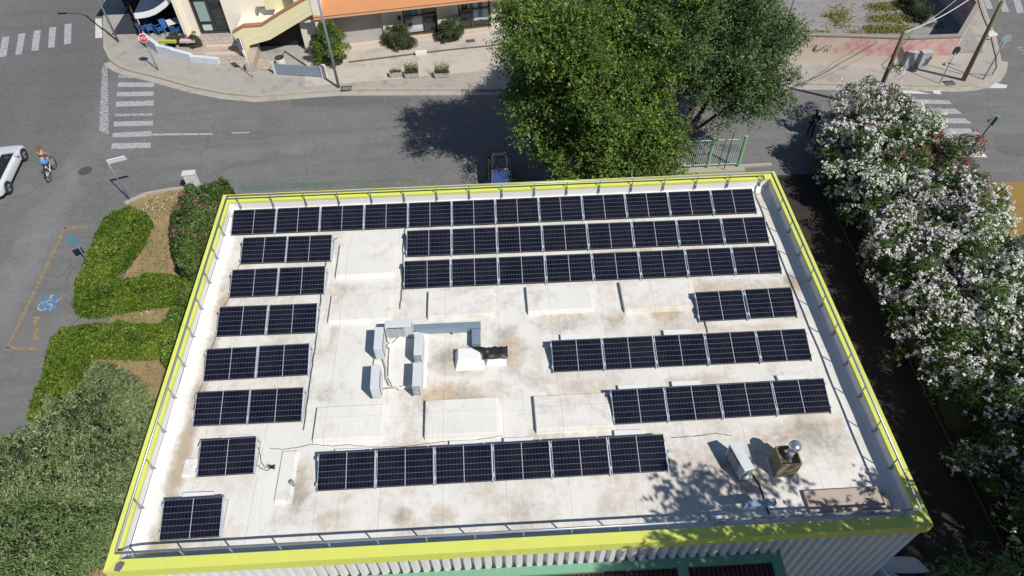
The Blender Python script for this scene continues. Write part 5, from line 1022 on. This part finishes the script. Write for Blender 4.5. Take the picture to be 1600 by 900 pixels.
# street name sign on the near left corner
b0, h = height((204, 313), (168, 250), .012); top = P(166, 250, h); t = thing('street_name_sign', 'white street name sign on a thin grey pole at the corner of the island', 'sign', tuple(b0)); pole_mesh(b0, (top[0], top[1], h), .035, .03, 'pole', POLE, t)
e = P(194, 243, h); dx = (e-top)/np.linalg.norm(e-top); L = np.linalg.norm(e-top)
q = MB(); a = top; w2 = np.array([0, .10, -.30]); q.slab([tuple(a+w2), tuple(a+w2+dx*L), tuple(a+dx*L), tuple(a)], .03); pl = q.build('plate', SGW, t)
q = MB()
for k in range(7):
    s0 = .52+k*.058; p0 = a+w2*(.62)+dx*L*s0; p1 = p0+dx*L*.035; up_ = -w2*.22; n_ = np.cross(dx, -w2); n_ = n_/np.linalg.norm(n_)*(-.034 if n_[2] < 0 else .034)
    q.quad(tuple(p0+n_), tuple(p1+n_), tuple(p1+up_*(1 if k % 3 else .7)+n_), tuple(p0+up_+n_))
q.build('lettering', DKM, pl)
# parking sign behind the hedge
b0, h = height((133, 410), (115, 375), 0); t = thing('parking_sign', 'small blue grey parking sign at the hedge edge beside the yellow bay', 'sign', (b0[0], b0[1], 0)); tp = P(114, 374, 2.1); bs = P(128, 405, .6); base = np.array([tp[0]+.02, tp[1]-.02, 0]); pole_mesh(base, (tp[0], tp[1], 2.25), .03, .03, 'pole', POLE, t)
q = MB(); q.obox((tp[0], tp[1]-.04, 1.75), .55, .42, .03, .6); q.build('plate', mat('sign_blue_grey', (.13,.24,.32), .4, .2), t)
# stop sign
b0, h = height((247, 109.4), (226, 58)); t = thing('stop_sign', 'red and white STOP sign on a thin pole at the cafe corner', 'sign', tuple(b0)); pole_mesh(b0, (b0[0]-.02, b0[1], GZ+h+.25), .035, .03, 'pole', POLE, t)
zc_ = GZ+h; fr = np.array([.12, -1, .0]); rzs = math.atan2(-fr[0], 1)*-1
def disc(c, r, n, th, face, nm, m_, t, rot0=0):
    f = Vector(face).normalized(); r_ = f.cross(Vector((0, 0, 1))).normalized(); u_ = r_.cross(f); vs = []
    for s_ in (0, th):
        for k in range(n): a = rot0+2*math.pi*k/n; p_ = Vector(c)+f*s_+r_*math.cos(a)*r+u_*math.sin(a)*r; vs.append(tuple(p_))
    q = MB(); q.add(vs, [tuple(range(n-1, -1, -1)), tuple(range(n, 2*n))]+[(k, (k+1)%n, (k+1)%n+n, k+n) for k in range(n)]); return q.build(nm, m_, t)
fc = (.25, -1, .18); c = (b0[0]-.02, b0[1]-.05, zc_); pl = disc(c, .29, 8, .02, fc, 'plate', SGW, t, PI/8); f_ = Vector(fc).normalized(); c2 = tuple(Vector(c)+f_*.021); disc(c2, .265, 8, .006, fc, 'red_face', SRED, pl, PI/8)
rot = (-f_).to_track_quat('-Z', 'Y').to_euler(); r0 = Vector(b0.tolist()); tx = text_mesh('STOP', 'lettering', SGW, .225, tuple(Vector(c)+f_*.032-r0), (0, 0, 0), pl, sx=.95)
zax = f_; xax = Vector((0, 0, 1)).cross(zax).normalized(); yax = zax.cross(xax); mm = Matrix((xax, yax, zax)).transposed().to_euler(); tx.rotation_euler = mm
# lamp post beside the zebra (upper left) with arm
b0, _ = height((185, 65), (152, 0)); t = thing('street_lamp', 'grey street lamp at the pavement corner, its shadow crossing a zebra stripe', 'street lamp', tuple(b0)); pole_mesh(b0, (b0[0], b0[1], 6.2), .07, .045, 'pole', POLE, t)
q = MB(); q.tube([(b0[0], b0[1], 6.1), (b0[0]-.5, b0[1]+.1, 6.4), (b0[0]-1.3, b0[1]+.15, 6.5)], .035, 8); q.build('arm', POLE, t, smooth=True); q = MB(); q.obox((b0[0]-1.55, b0[1]+.15, 6.42), 0, .6, .22, .12); q.build('lamp_head', POLE, t, bevel=.03)
b0, _ = height((529.5, 137), (500, 3)); t = thing('street_lamp', 'tall grey blue street lamp rising in front of the orange canopy', 'street lamp', tuple(b0)); tp = P(498, -20, 6.6); pole_mesh(b0, (b0[0]-.03, b0[1], 7.0), .085, .055, 'pole', POLE, t); q = MB(); q.tube([(b0[0]-.03, b0[1], 6.95), (b0[0], b0[1]-.9, 7.2)], .035, 8); q.build('arm', POLE, t); q = MB(); q.obox((b0[0], b0[1]-1.1, 7.14), PI/2, .6, .22, .12); q.build('lamp_head', POLE, t, bevel=.03)
q = MB(); zc2 = 3.0; q.box(b0[0]-.5, b0[1]-.10, 3.3, b0[0]+.1, b0[1]+.1, 3.42); 
# info sign in front of the stairs
b0, h = height((395, 121), (377, 58)); t = thing('grey_road_sign', 'grey backed road sign on a pale pole before the yellow stair parapet', 'sign', tuple(b0)); pole_mesh(b0, (b0[0], b0[1], GZ+h), .03, .03, 'pole', SGW, t); q = MB(); q.obox((b0[0]-.10, b0[1]+.04, GZ+h-.85), .5, .30, .03, .8); q.build('plate', mat('sign_back_dark', (.12,.14,.16), .5, .3), t)
# lamp behind the elm at the lot wall
b0, _ = height((1222, 60), (1238, 0), .16); t = thing('street_lamp', 'thin grey pole standing in the lot beside the elm crown', 'pole', tuple(b0)); pole_mesh(b0, (b0[0], b0[1], 5.5), .05, .04, 'pole', POLE, t)
# wooden utility poles
def wood(base, top, h, lab, z=GZ):
    b0 = P(*base, z); tp = P(*top, z+h); t = thing('wooden_utility_pole', lab, 'utility pole', tuple(b0), 0, None); pole_mesh(b0, tp, .14, .10, 'pole', WOODP, t); return t, b0, tp
t1, b1, p1 = wood((1363, 168), (1413, 50), 5.6, 'weathered wooden utility pole rising behind the far end of the oleander hedge', 0.0)
q = MB(); q.lathe((b1[0]+.10, b1[1]+.12, .9), [(.2,0),(.24,.2),(.2,.5)], 10); q.build('base_wrap', BLK, t1)
t2, b2_, p2 = wood((1505, 125), (1566, 2), 5.6, 'weathered wooden utility pole at the street corner carrying a pale box lamp', GZ)
q = MB(); m5 = (b2_+(p2-b2_)*.55); m5b = P(1536, 60, m5[2]); q.tube([tuple(m5b), tuple(m5b+np.array([.25,-.25,.05]))], .03, 6); q.build('bracket', DKM, t2)
q = MB(); c = P(1548, 53, m5[2]+.1); q.obox((c[0], c[1], c[2]-.06), .25, .62, .42, .12); q.build('lamp_box', mat('pale_lamp_box', (.56,.60,.62), .4, 0, .05, 3), t2, bevel=.02)
def wire(pts, r, nm, lab, m_=None, sag=.3):
    out = []; 
    for i in range(len(pts)-1):
        a, b_ = np.array(pts[i]), np.array(pts[i+1])
        for k in range(10): s_ = k/10; p_ = a*(1-s_)+b_*s_; p_[2] -= sag*4*s_*(1-s_); out.append(tuple(p_))
    out.append(tuple(pts[-1])); q = MB(); q.tube(out, r, 6); return setp(q.build(nm, m_ or GALV, smooth=True), lab, 'wire')
wire([tuple(p1), tuple(P(1530,-12,6.2))], .028, 'overhead_cable', 'thick pale overhead cable running up right from the hedge pole', mat('pale_cable', (.46,.52,.54), .5))
wire([tuple(p1-np.array([0,0,.12])), tuple(P(1505,-10,6.0))], .013, 'overhead_wire', 'thin overhead wire just below the thick pale cable', mat('pale_cable', (.46,.52,.54), .5))
wire([tuple(p1-np.array([0,0,.1])), tuple(P(1199,152,4.0))], .010, 'overhead_wire', 'thin wire from the hedge pole down left towards the elm', GC, .4)
wire([tuple(P(1525,-14,5.5)), tuple(P(1543,42,4.6))], .03, 'overhead_cable', 'dark cable coming down from the top edge to the corner pole', BLK, .1)
wire([tuple(P(1548,56,3.1)), tuple(P(1556,90,1.8)), tuple(P(1557,105,.9)), tuple(P(1550,117,.2))], .032, 'downlead_cable', 'dark cable drooping from the pale lamp box to the corner kerb', BLK, .02)
wire([tuple(P(1204,151,.02)), tuple(P(1376,66,1.3))], .004, 'guy_wire', 'faint guy wire over the road by the pink wall', GC, .1)
# convex mirror, back towards the camera
b0, h = height((1467.5, 130.5), (1493, 82)); t = thing('traffic_mirror', 'round dark backed traffic mirror on a thin pole by the grey cabinets', 'mirror', tuple(b0)); pole_mesh(b0, P(1493,82,GZ+h), .03, .03, 'pole', POLE, t); disc(tuple(P(1494,79,GZ+h)), .26, 20, .05, (.3,-1,.1), 'mirror_back', BLK, t)
b0, h = height((1536, 124), (1570, 64)); t = thing('round_road_sign', 'round road sign seen from its pale blue grey back at the far corner kerb', 'sign', tuple(b0)); pole_mesh(b0, P(1570,65,GZ+h), .04, .035, 'pole', POLE, t); disc(tuple(P(1573,60,GZ+h)), .24, 20, .03, (-.5,-1,.1), 'plate', SGN, t); q = MB(); c = P(1563,62,GZ+h); q.obox((c[0],c[1],c[2]-.2), .9, .2,.03,.22); q.build('lower_plate', mat('sign_back_dark', (.12,.14,.16), .5, .3), t)
b0, h = height((1511.7, 242), (1545, 197), 0); h = 2.7; tp = P(1557, 183, h); t = thing('round_road_sign', 'leaning round road sign with pale blue grey back beside the right zebra crossing', 'sign', tuple(b0)); pole_mesh(b0, tp, .035, .035, 'pole', DKM, t); disc(tuple(P(1553,187,h-.25)), .29, 24, .03, (-.6,-1,.0), 'plate', SGN, t); q = MB(); a = P(1548.5,194,h-.45); q.tube([tuple(a+np.array([-.02,-.09,0])), tuple(P(1558,182,h-.0)+np.array([-.02,-.09,0]))], .06, 8); q.build('clamp', DKM, t)
# little traffic-sign on the pavement left of ramp etc.
# small lamp / sign near the gate and green gate
t = thing('green_gate', 'green steel gate with pale bars right of the leaning elm trunk', 'gate', tuple(P(1105, 262, 0)))
ga = P(1062, 266, 0); gb = P(1104, 264, 0); gc = P(1152, 262, 0); GG = mat('gate_green', (.22,.42,.25), .5, 0, .06, 3); GW = mat('gate_bar_white', (.45,.52,.47), .5)
q = MB(); q.tube([tuple(gb), tuple(gb+np.array([0,0,2.1]))], .09, 8); q.build('post', GG, t); q = MB(); q.tube([tuple(gc), tuple(gc+np.array([0,0,2.1]))], .09, 8); q.build('post', GG, t)
q = MB(); dxg = (gc-ga)/np.linalg.norm(gc-ga); L = np.linalg.norm(gc-ga); n_ = int(L/.11)
for k in range(n_):
    a = ga+dxg*(k+.3)*L/n_; q.tube([tuple(a+np.array([0,0,.35])), tuple(a+dxg*.05+np.array([0,0,1.9]))], .014, 4)
q.build('bars', GW, t); q = MB(); 
for z in (.3, 1.92): q.tube([tuple(ga+np.array([0,0,z])), tuple(gc+np.array([0,0,z]))], .035, 6)
q.build('frame', GG, t)
q = MB(); q.obox(((ga[0]+gc[0])/2, (ga[1]+gc[1])/2-.25, 0), math.atan2(dxg[1], dxg[0]), L+.6, .3, .14); setp(q.build('gate_kerb', KERB), 'low pale kerb under the green gate', 'kerb')
b0 = P(1130, 268, 0); t = thing('thin_post', 'thin grey post in front of the green gate', 'post', tuple(b0)); pole_mesh(b0, b0+np.array([0,0,2.6]), .022, .022, 'pole', DKM, t)
q = MB(); c = P(1143, 232, 0); q.obox((c[0], c[1], .005), 0, .9, .7, .006); setp(q.build('metal_hatch', mat('hatch_grey', (.09,.10,.12), .6)), 'dark square hatch in the road seen through the green gate', 'hatch')

# ================================================================== VEHICLES
CARG = mat('car_glass', (.010,.012,.018), .05, 0, .02, 2, spec=.9); TYRE = mat('tyre_rubber', (.018,.018,.02), .8); RIM = mat('wheel_rim', (.30,.31,.33), .3, .7, .05, 9); 
def carpaint(nm, col, ro=.25):
    m, nt, b = newmat(nm); b.inputs['Base Color'].default_value = (*col, 1); b.inputs['Roughness'].default_value = ro; b.inputs['Coat Weight'].default_value = .6; b.inputs['Coat Roughness'].default_value = .06
    nt.links.new(mixc(nt, noise(nt, 1.5, 5, .6, geo_pos(nt)), tuple(x*.93 for x in col), col), b.inputs['Base Color']); return m
def car(label, loc, rz, L, Wd, Hh, paint, st=None, cabin=None, rt=.32, wb=None, van=False, glass=None):
    """x forward. st: stations (x, half width, z bottom, z belt/top); cabin: (x0 base, x0 roof, x1 roof, x1 base)"""
    t = thing('parked_car' if not van else 'parked_van', label, 'car' if not van else 'van', loc, rz); wb = wb or L*.6; hw = Wd/2; belt = Hh*.60
    st = st or [(-L/2, hw*.80, .34, belt*.80), (-L/2+.12, hw*.93, .24, belt*.97), (-L/2+.55, hw*1.02, .20, belt), (0, hw*1.0, .20, belt*.99), (L/2-1.25, hw*1.02, .20, belt*.96), (L/2-.75, hw*1.02, .22, belt*.88), (L/2-.30, hw*.95, .24, belt*.76), (L/2-.06, hw*.80, .30, belt*.62), (L/2, hw*.60, .36, belt*.50)]
    m = MB(); vs = []; n = 10
    for x, w, z0, z1 in st:
        sec = [(-w*.92, z0), (-w, z0+.16), (-w*1.0, z0+(z1-z0)*.55), (-w*.96, z1-.05), (-w*.84, z1+.005), (w*.84, z1+.005), (w*.96, z1-.05), (w*1.0, z0+(z1-z0)*.55), (w, z0+.16), (w*.92, z0)]
        vs += [(x, y, z) for y, z in sec]
    k = len(st); fs = [(i*n+j, (i+1)*n+j, (i+1)*n+(j+1) % n, i*n+(j+1) % n) for i in range(k-1) for j in range(n)]; fs += [tuple(range(n)), tuple((k-1)*n+j for j in range(n-1, -1, -1))]
    m.add(vs, fs); o = m.build('body', paint, t, local=True, smooth=True); sub = o.modifiers.new('sub', 'SUBSURF'); sub.levels = 2; sub.render_levels = 2
    c0, c1, c2, c3 = cabin or (-L/2+.75, -L/2+1.2, L/2-2.0, L/2-1.15); zb = belt*.965; zt = Hh; wr = hw*.64; wl = hw*.78
    A = [(c0,-wl,zb),(c3,-wl,zb),(c3,wl,zb),(c0,wl,zb)]; T = [(c1,-wr,zt-.03),(c2,-wr,zt-.03),(c2,wr,zt-.03),(c1,wr,zt-.03)]
    q = MB(); q.add([A[1],A[2],T[2],T[1]], [(0,1,2,3)]); q.build('windscreen', glass or CARG, t, local=True)
    q = MB(); q.add([A[3],A[0],T[0],T[3]], [(0,1,2,3)]); q.build('rear_window', CARG, t, local=True)
    for s_ in (0, 1):
        q = MB(); q.add([A[0],A[1],T[1],T[0]] if s_ == 0 else [A[2],A[3],T[3],T[2]], [(0,1,2,3)]); q.build('side_window', CARG, t, local=True)
    q = MB(); rr = []
    for i in range(7):
        for j in range(5):
            u, v = i/6, j/4; bx = 4*u*(1-u); by = 4*v*(1-v); rr.append((c1-.10+(c2-c1+.16)*u, -wr-.02+(2*wr+.04)*v, zt-.045+.055*min(1, bx*1.5)*(.35+.65*by)))
    q.add(rr, [(i*5+j, (i+1)*5+j, (i+1)*5+j+1, i*5+j+1) for i in range(6) for j in range(4)]); ro = q.build('roof', paint, t, local=True, smooth=True); mo = ro.modifiers.new('s', 'SOLIDIFY'); mo.thickness = .03
    for a_, b_ in ((A[0],T[0]),(A[1],T[1]),(A[2],T[2]),(A[3],T[3])):
        q = MB(); q.tube([a_, b_], .042, 6); q.build('pillar', paint, t, local=True)
    for s_ in (-1, 1):
        q = MB(); xm = (c0+c3)/2-.1; xt = (c1+c2)/2-.1; q.tube([(xm, s_*wl*1.0, zb), (xt, s_*wr*1.01, zt-.04)], .03, 6); q.build('pillar', DKM, t, local=True)
        for x in (-wb/2-.05, wb/2+.02):
            w = MB(); y0 = s_*(hw-.20); y1 = s_*(hw+.035); prof = []
            vs = []; nn = 22
            for y, r in ((y0, rt*.9), (y0+s_*.03, rt), (y1-s_*.03, rt), (y1, rt*.92), (y1, rt*.66)):
                vs += [(x+r*math.cos(2*PI*j/nn), y, rt+r*math.sin(2*PI*j/nn)) for j in range(nn)]
            w.add(vs, [(i*nn+j, i*nn+(j+1)%nn, (i+1)*nn+(j+1)%nn, (i+1)*nn+j) for i in range(4) for j in range(nn)]); wo = w.build('wheel', TYRE, t, local=True)
            w = MB(); vs = [(x, y1-s_*.02, rt)]+[(x+rt*.66*math.cos(2*PI*j/20), y1-s_*(.0 if j % 4 < 2 else .05), rt+rt*.66*math.sin(2*PI*j/20)) for j in range(20)]; w.add(vs, [(0, 1+j, 1+(j+1)%20) for j in range(20)]); w.build('rim', RIM, wo, local=True)
            ar = MB(); ar.tube([(x+(rt+.035)*math.cos(a), s_*(hw+.0), rt+(rt+.02)*math.sin(a)) for a in np.linspace(-.1, PI+.1, 14)], .03, 6); ar.build('wheel_arch', DKM, t, local=True)
        q = MB(); q.obox((L/2-.26, s_*hw*.70, belt*.46), s_*-.45, .26, .24, .14); q.build('headlight', mat('lamp_glass', (.5,.52,.55), .1), t, local=True, bevel=.03)
        q = MB(); q.obox((-L/2+.10, s_*hw*.78, belt*.72), 0, .14, .22, .16); q.build('tail_light', mat('tail_red', (.35,.02,.02), .2), t, local=True, bevel=.02)
        q = MB(); q.obox((c3-.35, s_*(hw+.06), zb+.02), s_*.2, .14, .20, .13); q.build('wing_mirror', paint, t, local=True, bevel=.02)
        for x in (c3-.55, (c0+c3)/2-.15):
            pass
    q = MB(); q.box(-L/2+.35, -hw*.8, .13, L/2-.4, hw*.8, .30); q.build('underbody', BLK, t, local=True)
    return t
WHT_P = carpaint('white_car_paint', (.62,.65,.68)); BLK_P = carpaint('black_car_paint', (.015,.016,.02))
wf = P(42, 250); wr_ = P(19, 300); dv = wf-wr_; ang = math.atan2(dv[1], dv[0]); mid = (wf+wr_)/2; nn_ = np.array([-math.sin(ang), math.cos(ang), 0])
cc_ = mid+nn_*.86; wbase = np.linalg.norm(dv)
car('white hatchback on the side road, cut by the left edge of the picture', (cc_[0], cc_[1], 0), ang, wbase*1.62, 1.76, 1.40, WHT_P, wb=wbase, rt=.33)
pc = P(781, 276, 1.05); car('black car parked under the elm with its blue reflecting windscreen showing above the back parapet', (pc[0]+.03, pc[1]+.36, 0), -PI/2+.02, 3.4, 1.28, 1.40, BLK_P, rt=.28, cabin=(-1.5,-1.1,.15,.95), glass=mat('windscreen_sky_tint', (.24,.34,.60), .12, .9, .03, 2, spec=.9))  # blue of the mirrored sky is put into the windscreen colour
vc = P(1420, 884, 1.7); car('white van parked at the front right corner of the building under the trees', (vc[0]+.0, vc[1]-1.5, 0), PI/2-.05, 4.3, 1.75, 1.9, WHT_P, van=True, rt=.31, st=[(-2.15,.76,.35,1.72),(-2.05,.82,.25,1.82),(-1.6,.87,.22,1.86),(0,.87,.22,1.86),(1.0,.87,.22,1.84),(1.55,.86,.22,1.22),(2.0,.80,.25,1.0),(2.15,.66,.34,.8)], cabin=(1.0,1.02,1.05,1.6))

# ================================================================== PEOPLE
def skin_body(name, joints, edges, radii, m_, parent, root=0, sub=2):
    me = bpy.data.meshes.new(name); me.from_pydata(joints, edges, []); o = bpy.data.objects.new(name, me); COL.objects.link(o); o.parent = parent; me.materials.append(m_)
    sk = o.modifiers.new('skin', 'SKIN'); sk.use_smooth_shade = True
    if not me.skin_vertices: me.skin_vertices.new() if hasattr(me.skin_vertices, 'new') else None
    L = me.skin_vertices[0].data if me.skin_vertices else None
    if L:
        for i, r in enumerate(radii): L[i].radius = (r, r) if not isinstance(r, tuple) else r
        L[root].use_root = True
    s_ = o.modifiers.new('sub', 'SUBSURF'); s_.levels = sub; s_.render_levels = sub
    return o
SKIN = mat('skin', (.42,.25,.18), .55, 0, .05, 5); HAIR = mat('brown_hair', (.17,.07,.03), .6, 0, .2, 12); BLUS = mat('blue_shorts', (.09,.22,.50), .8, 0, .12, 6); TOPD = mat('dark_top', (.05,.035,.04), .8); DKC = mat('black_clothes', (.012,.012,.016), .85, 0, .2, 5)
def ell(c, r, nm, m_, par, seg=14):
    q = MB(); pr = []; vs = []
    for i in range(9):
        a = -PI/2+PI*i/8
        for j in range(seg): b_ = 2*PI*j/seg; vs.append((c[0]+r[0]*math.cos(a)*math.cos(b_), c[1]+r[1]*math.cos(a)*math.sin(b_), c[2]+r[2]*math.sin(a)))
    q.add(vs, [(i*seg+j, i*seg+(j+1)%seg, (i+1)*seg+(j+1)%seg, (i+1)*seg+j) for i in range(8) for j in range(seg)]); return q.build(nm, m_, par, local=True, smooth=True)
# bicycle, x forward; wheelbase 1.05
r1 = P(79, 283); f1 = P(90, 256); dv = f1-r1; ang = math.atan2(dv[1], dv[0]); bl_ = 1.08
bc = r1+dv/np.linalg.norm(dv)*(.34+bl_/2-.30)
BK = thing('bicycle', 'white and black bicycle ridden along the side road beside the white car', 'bicycle', (bc[0], bc[1], 0), ang)
for x in (-bl_/2, bl_/2):
    q = MB(); q.tube([(x+.325*math.cos(a), 0, .335+.325*math.sin(a)) for a in np.linspace(0, 2*PI, 33)], .022, 6, caps=False); w = q.build('wheel', TYRE, BK, local=True, smooth=True); q = MB()
    for k in range(12): a = k*PI/6; q.tube([(x, 0, .335), (x+.31*math.cos(a), 0, .335+.31*math.sin(a))], .004, 3)
    q.tube([(x,-.05,.335),(x,.05,.335)], .022, 6); q.build('spokes', ALU, w, local=True)
q = MB(); bb_ = (-.08, 0, .30); sd_ = (-.22, 0, .80); hd = (.36, 0, .86); hd2 = (.39, 0, .70)
for a, b_ in ((bb_, sd_), (bb_, hd2), (sd_, hd), (hd, hd2), (bb_, (-bl_/2, .03, .335)), ((-.21, 0, .76), (-bl_/2, .03, .335)), (hd2, (bl_/2, .03, .335))): q.tube([a, b_], .018, 6)
q.build('frame', SGW, BK, local=True); q = MB(); q.tube([(.36,0,.86),(.35,0,1.0)], .014, 6); q.tube([(.22,-.28,1.02),(.36,-.14,1.02),(.36,.14,1.02),(.22,.28,1.02)], .014, 6); q.build('handlebar', DKM, BK, local=True)
q = MB(); q.slab([(-.36,-.08,.86),(-.36,.08,.86),(-.10,.03,.86),(-.10,-.03,.86)], -.04); q.build('saddle', BLK, BK, local=True, bevel=.01); q = MB(); q.box(-.80,-.09,.70,-.36,.09,.72); q.build('rear_rack', DKM, BK, local=True)
CY = thing('person', 'long haired cyclist in blue shorts and dark top leaning over the handlebar', 'person', (bc[0], bc[1], 0), ang)
J = [(-.20,0,.98),(-.10,0,1.12),(.04,0,1.30),(.13,0,1.42),(.20,0,1.52),(.24,0,1.60),(.26,0,1.68),   # pelvis..head 0-6
     (.10,.17,1.38),(.22,.23,1.20),(.28,.25,1.06),(.10,-.17,1.38),(.22,-.23,1.20),(.28,-.25,1.06),  # arms 7-12
     (-.18,.10,.93),(.16,.12,.78),(-.04,.11,.42),(.06,.11,.36),(-.18,-.10,.93),(.20,-.12,.92),(.06,-.11,.55),(.16,-.11,.50)]
E_ = [(0,1),(1,2),(2,3),(3,4),(4,5),(5,6),(3,7),(7,8),(8,9),(3,10),(10,11),(11,12),(0,13),(13,14),(14,15),(15,16),(0,17),(17,18),(18,19),(19,20)]
Rr = [.135,.115,.12,.105,.05,.085,.08,.055,.038,.032,.055,.038,.032,.09,.065,.042,.04,.09,.065,.042,.04]
skin_body('body', J, E_, Rr, SKIN, CY)
skin_body('shorts', [(-.20,0,.98),(-.12,0,1.08),(-.18,.11,.93),(.06,.125,.82),(-.18,-.11,.93),(.08,-.125,.92),(-.30,0,.93)], [(0,1),(0,2),(2,3),(0,4),(4,5),(0,6)], [.17,.14,.12,.10,.12,.10,.10], BLUS, CY)
skin_body('top', [(-.06,0,1.16),(.02,0,1.27),(.08,0,1.35)], [(0,1),(1,2)], [.135,.14,.12], TOPD, CY)
ell((.23,0,1.64), (.105,.095,.12), 'hair', HAIR, CY); skin_body('long_hair', [(.18,0,1.62),(.08,.02,1.52),(.0,.03,1.42)], [(0,1),(1,2)], [.07,.06,.03], HAIR, CY)
# walker in dark clothes beside the oleanders
pc_ = P(1263, 214, 0); WK = thing('person', 'person in black clothes walking in the road at the shaded end of the oleander hedge', 'person', tuple(pc_), 1.2)
J = [(0,0,.95),(0,0,1.15),(.02,0,1.38),(.03,0,1.50),(.05,0,1.60),(.06,0,1.66),(.02,.19,1.40),(-.08,.24,1.14),(.02,.25,.90),(.02,-.19,1.40),(.14,-.24,1.16),(.28,-.22,.98),(0,.09,.88),(.16,.10,.50),(.10,.10,.08),(.24,.10,.04),(0,-.09,.88),(-.06,-.10,.48),(-.26,-.10,.12),(-.14,-.10,.05)]
E_ = [(0,1),(1,2),(2,3),(3,4),(4,5),(2,6),(6,7),(7,8),(2,9),(9,10),(10,11),(0,12),(12,13),(13,14),(14,15),(0,16),(16,17),(17,18),(18,19)]
Rr = [.15,.14,.15,.06,.09,.085,.07,.05,.04,.07,.05,.04,.09,.06,.045,.045,.09,.06,.045,.045]
skin_body('body', J, E_, Rr, DKC, WK); ell((.05,0,1.66), (.105,.095,.13), 'hair', BLK, WK)
skin_body('backpack', [(-.16,0,1.18),(-.17,0,1.36)], [(0,1)], [.12,.12], DKC, WK)
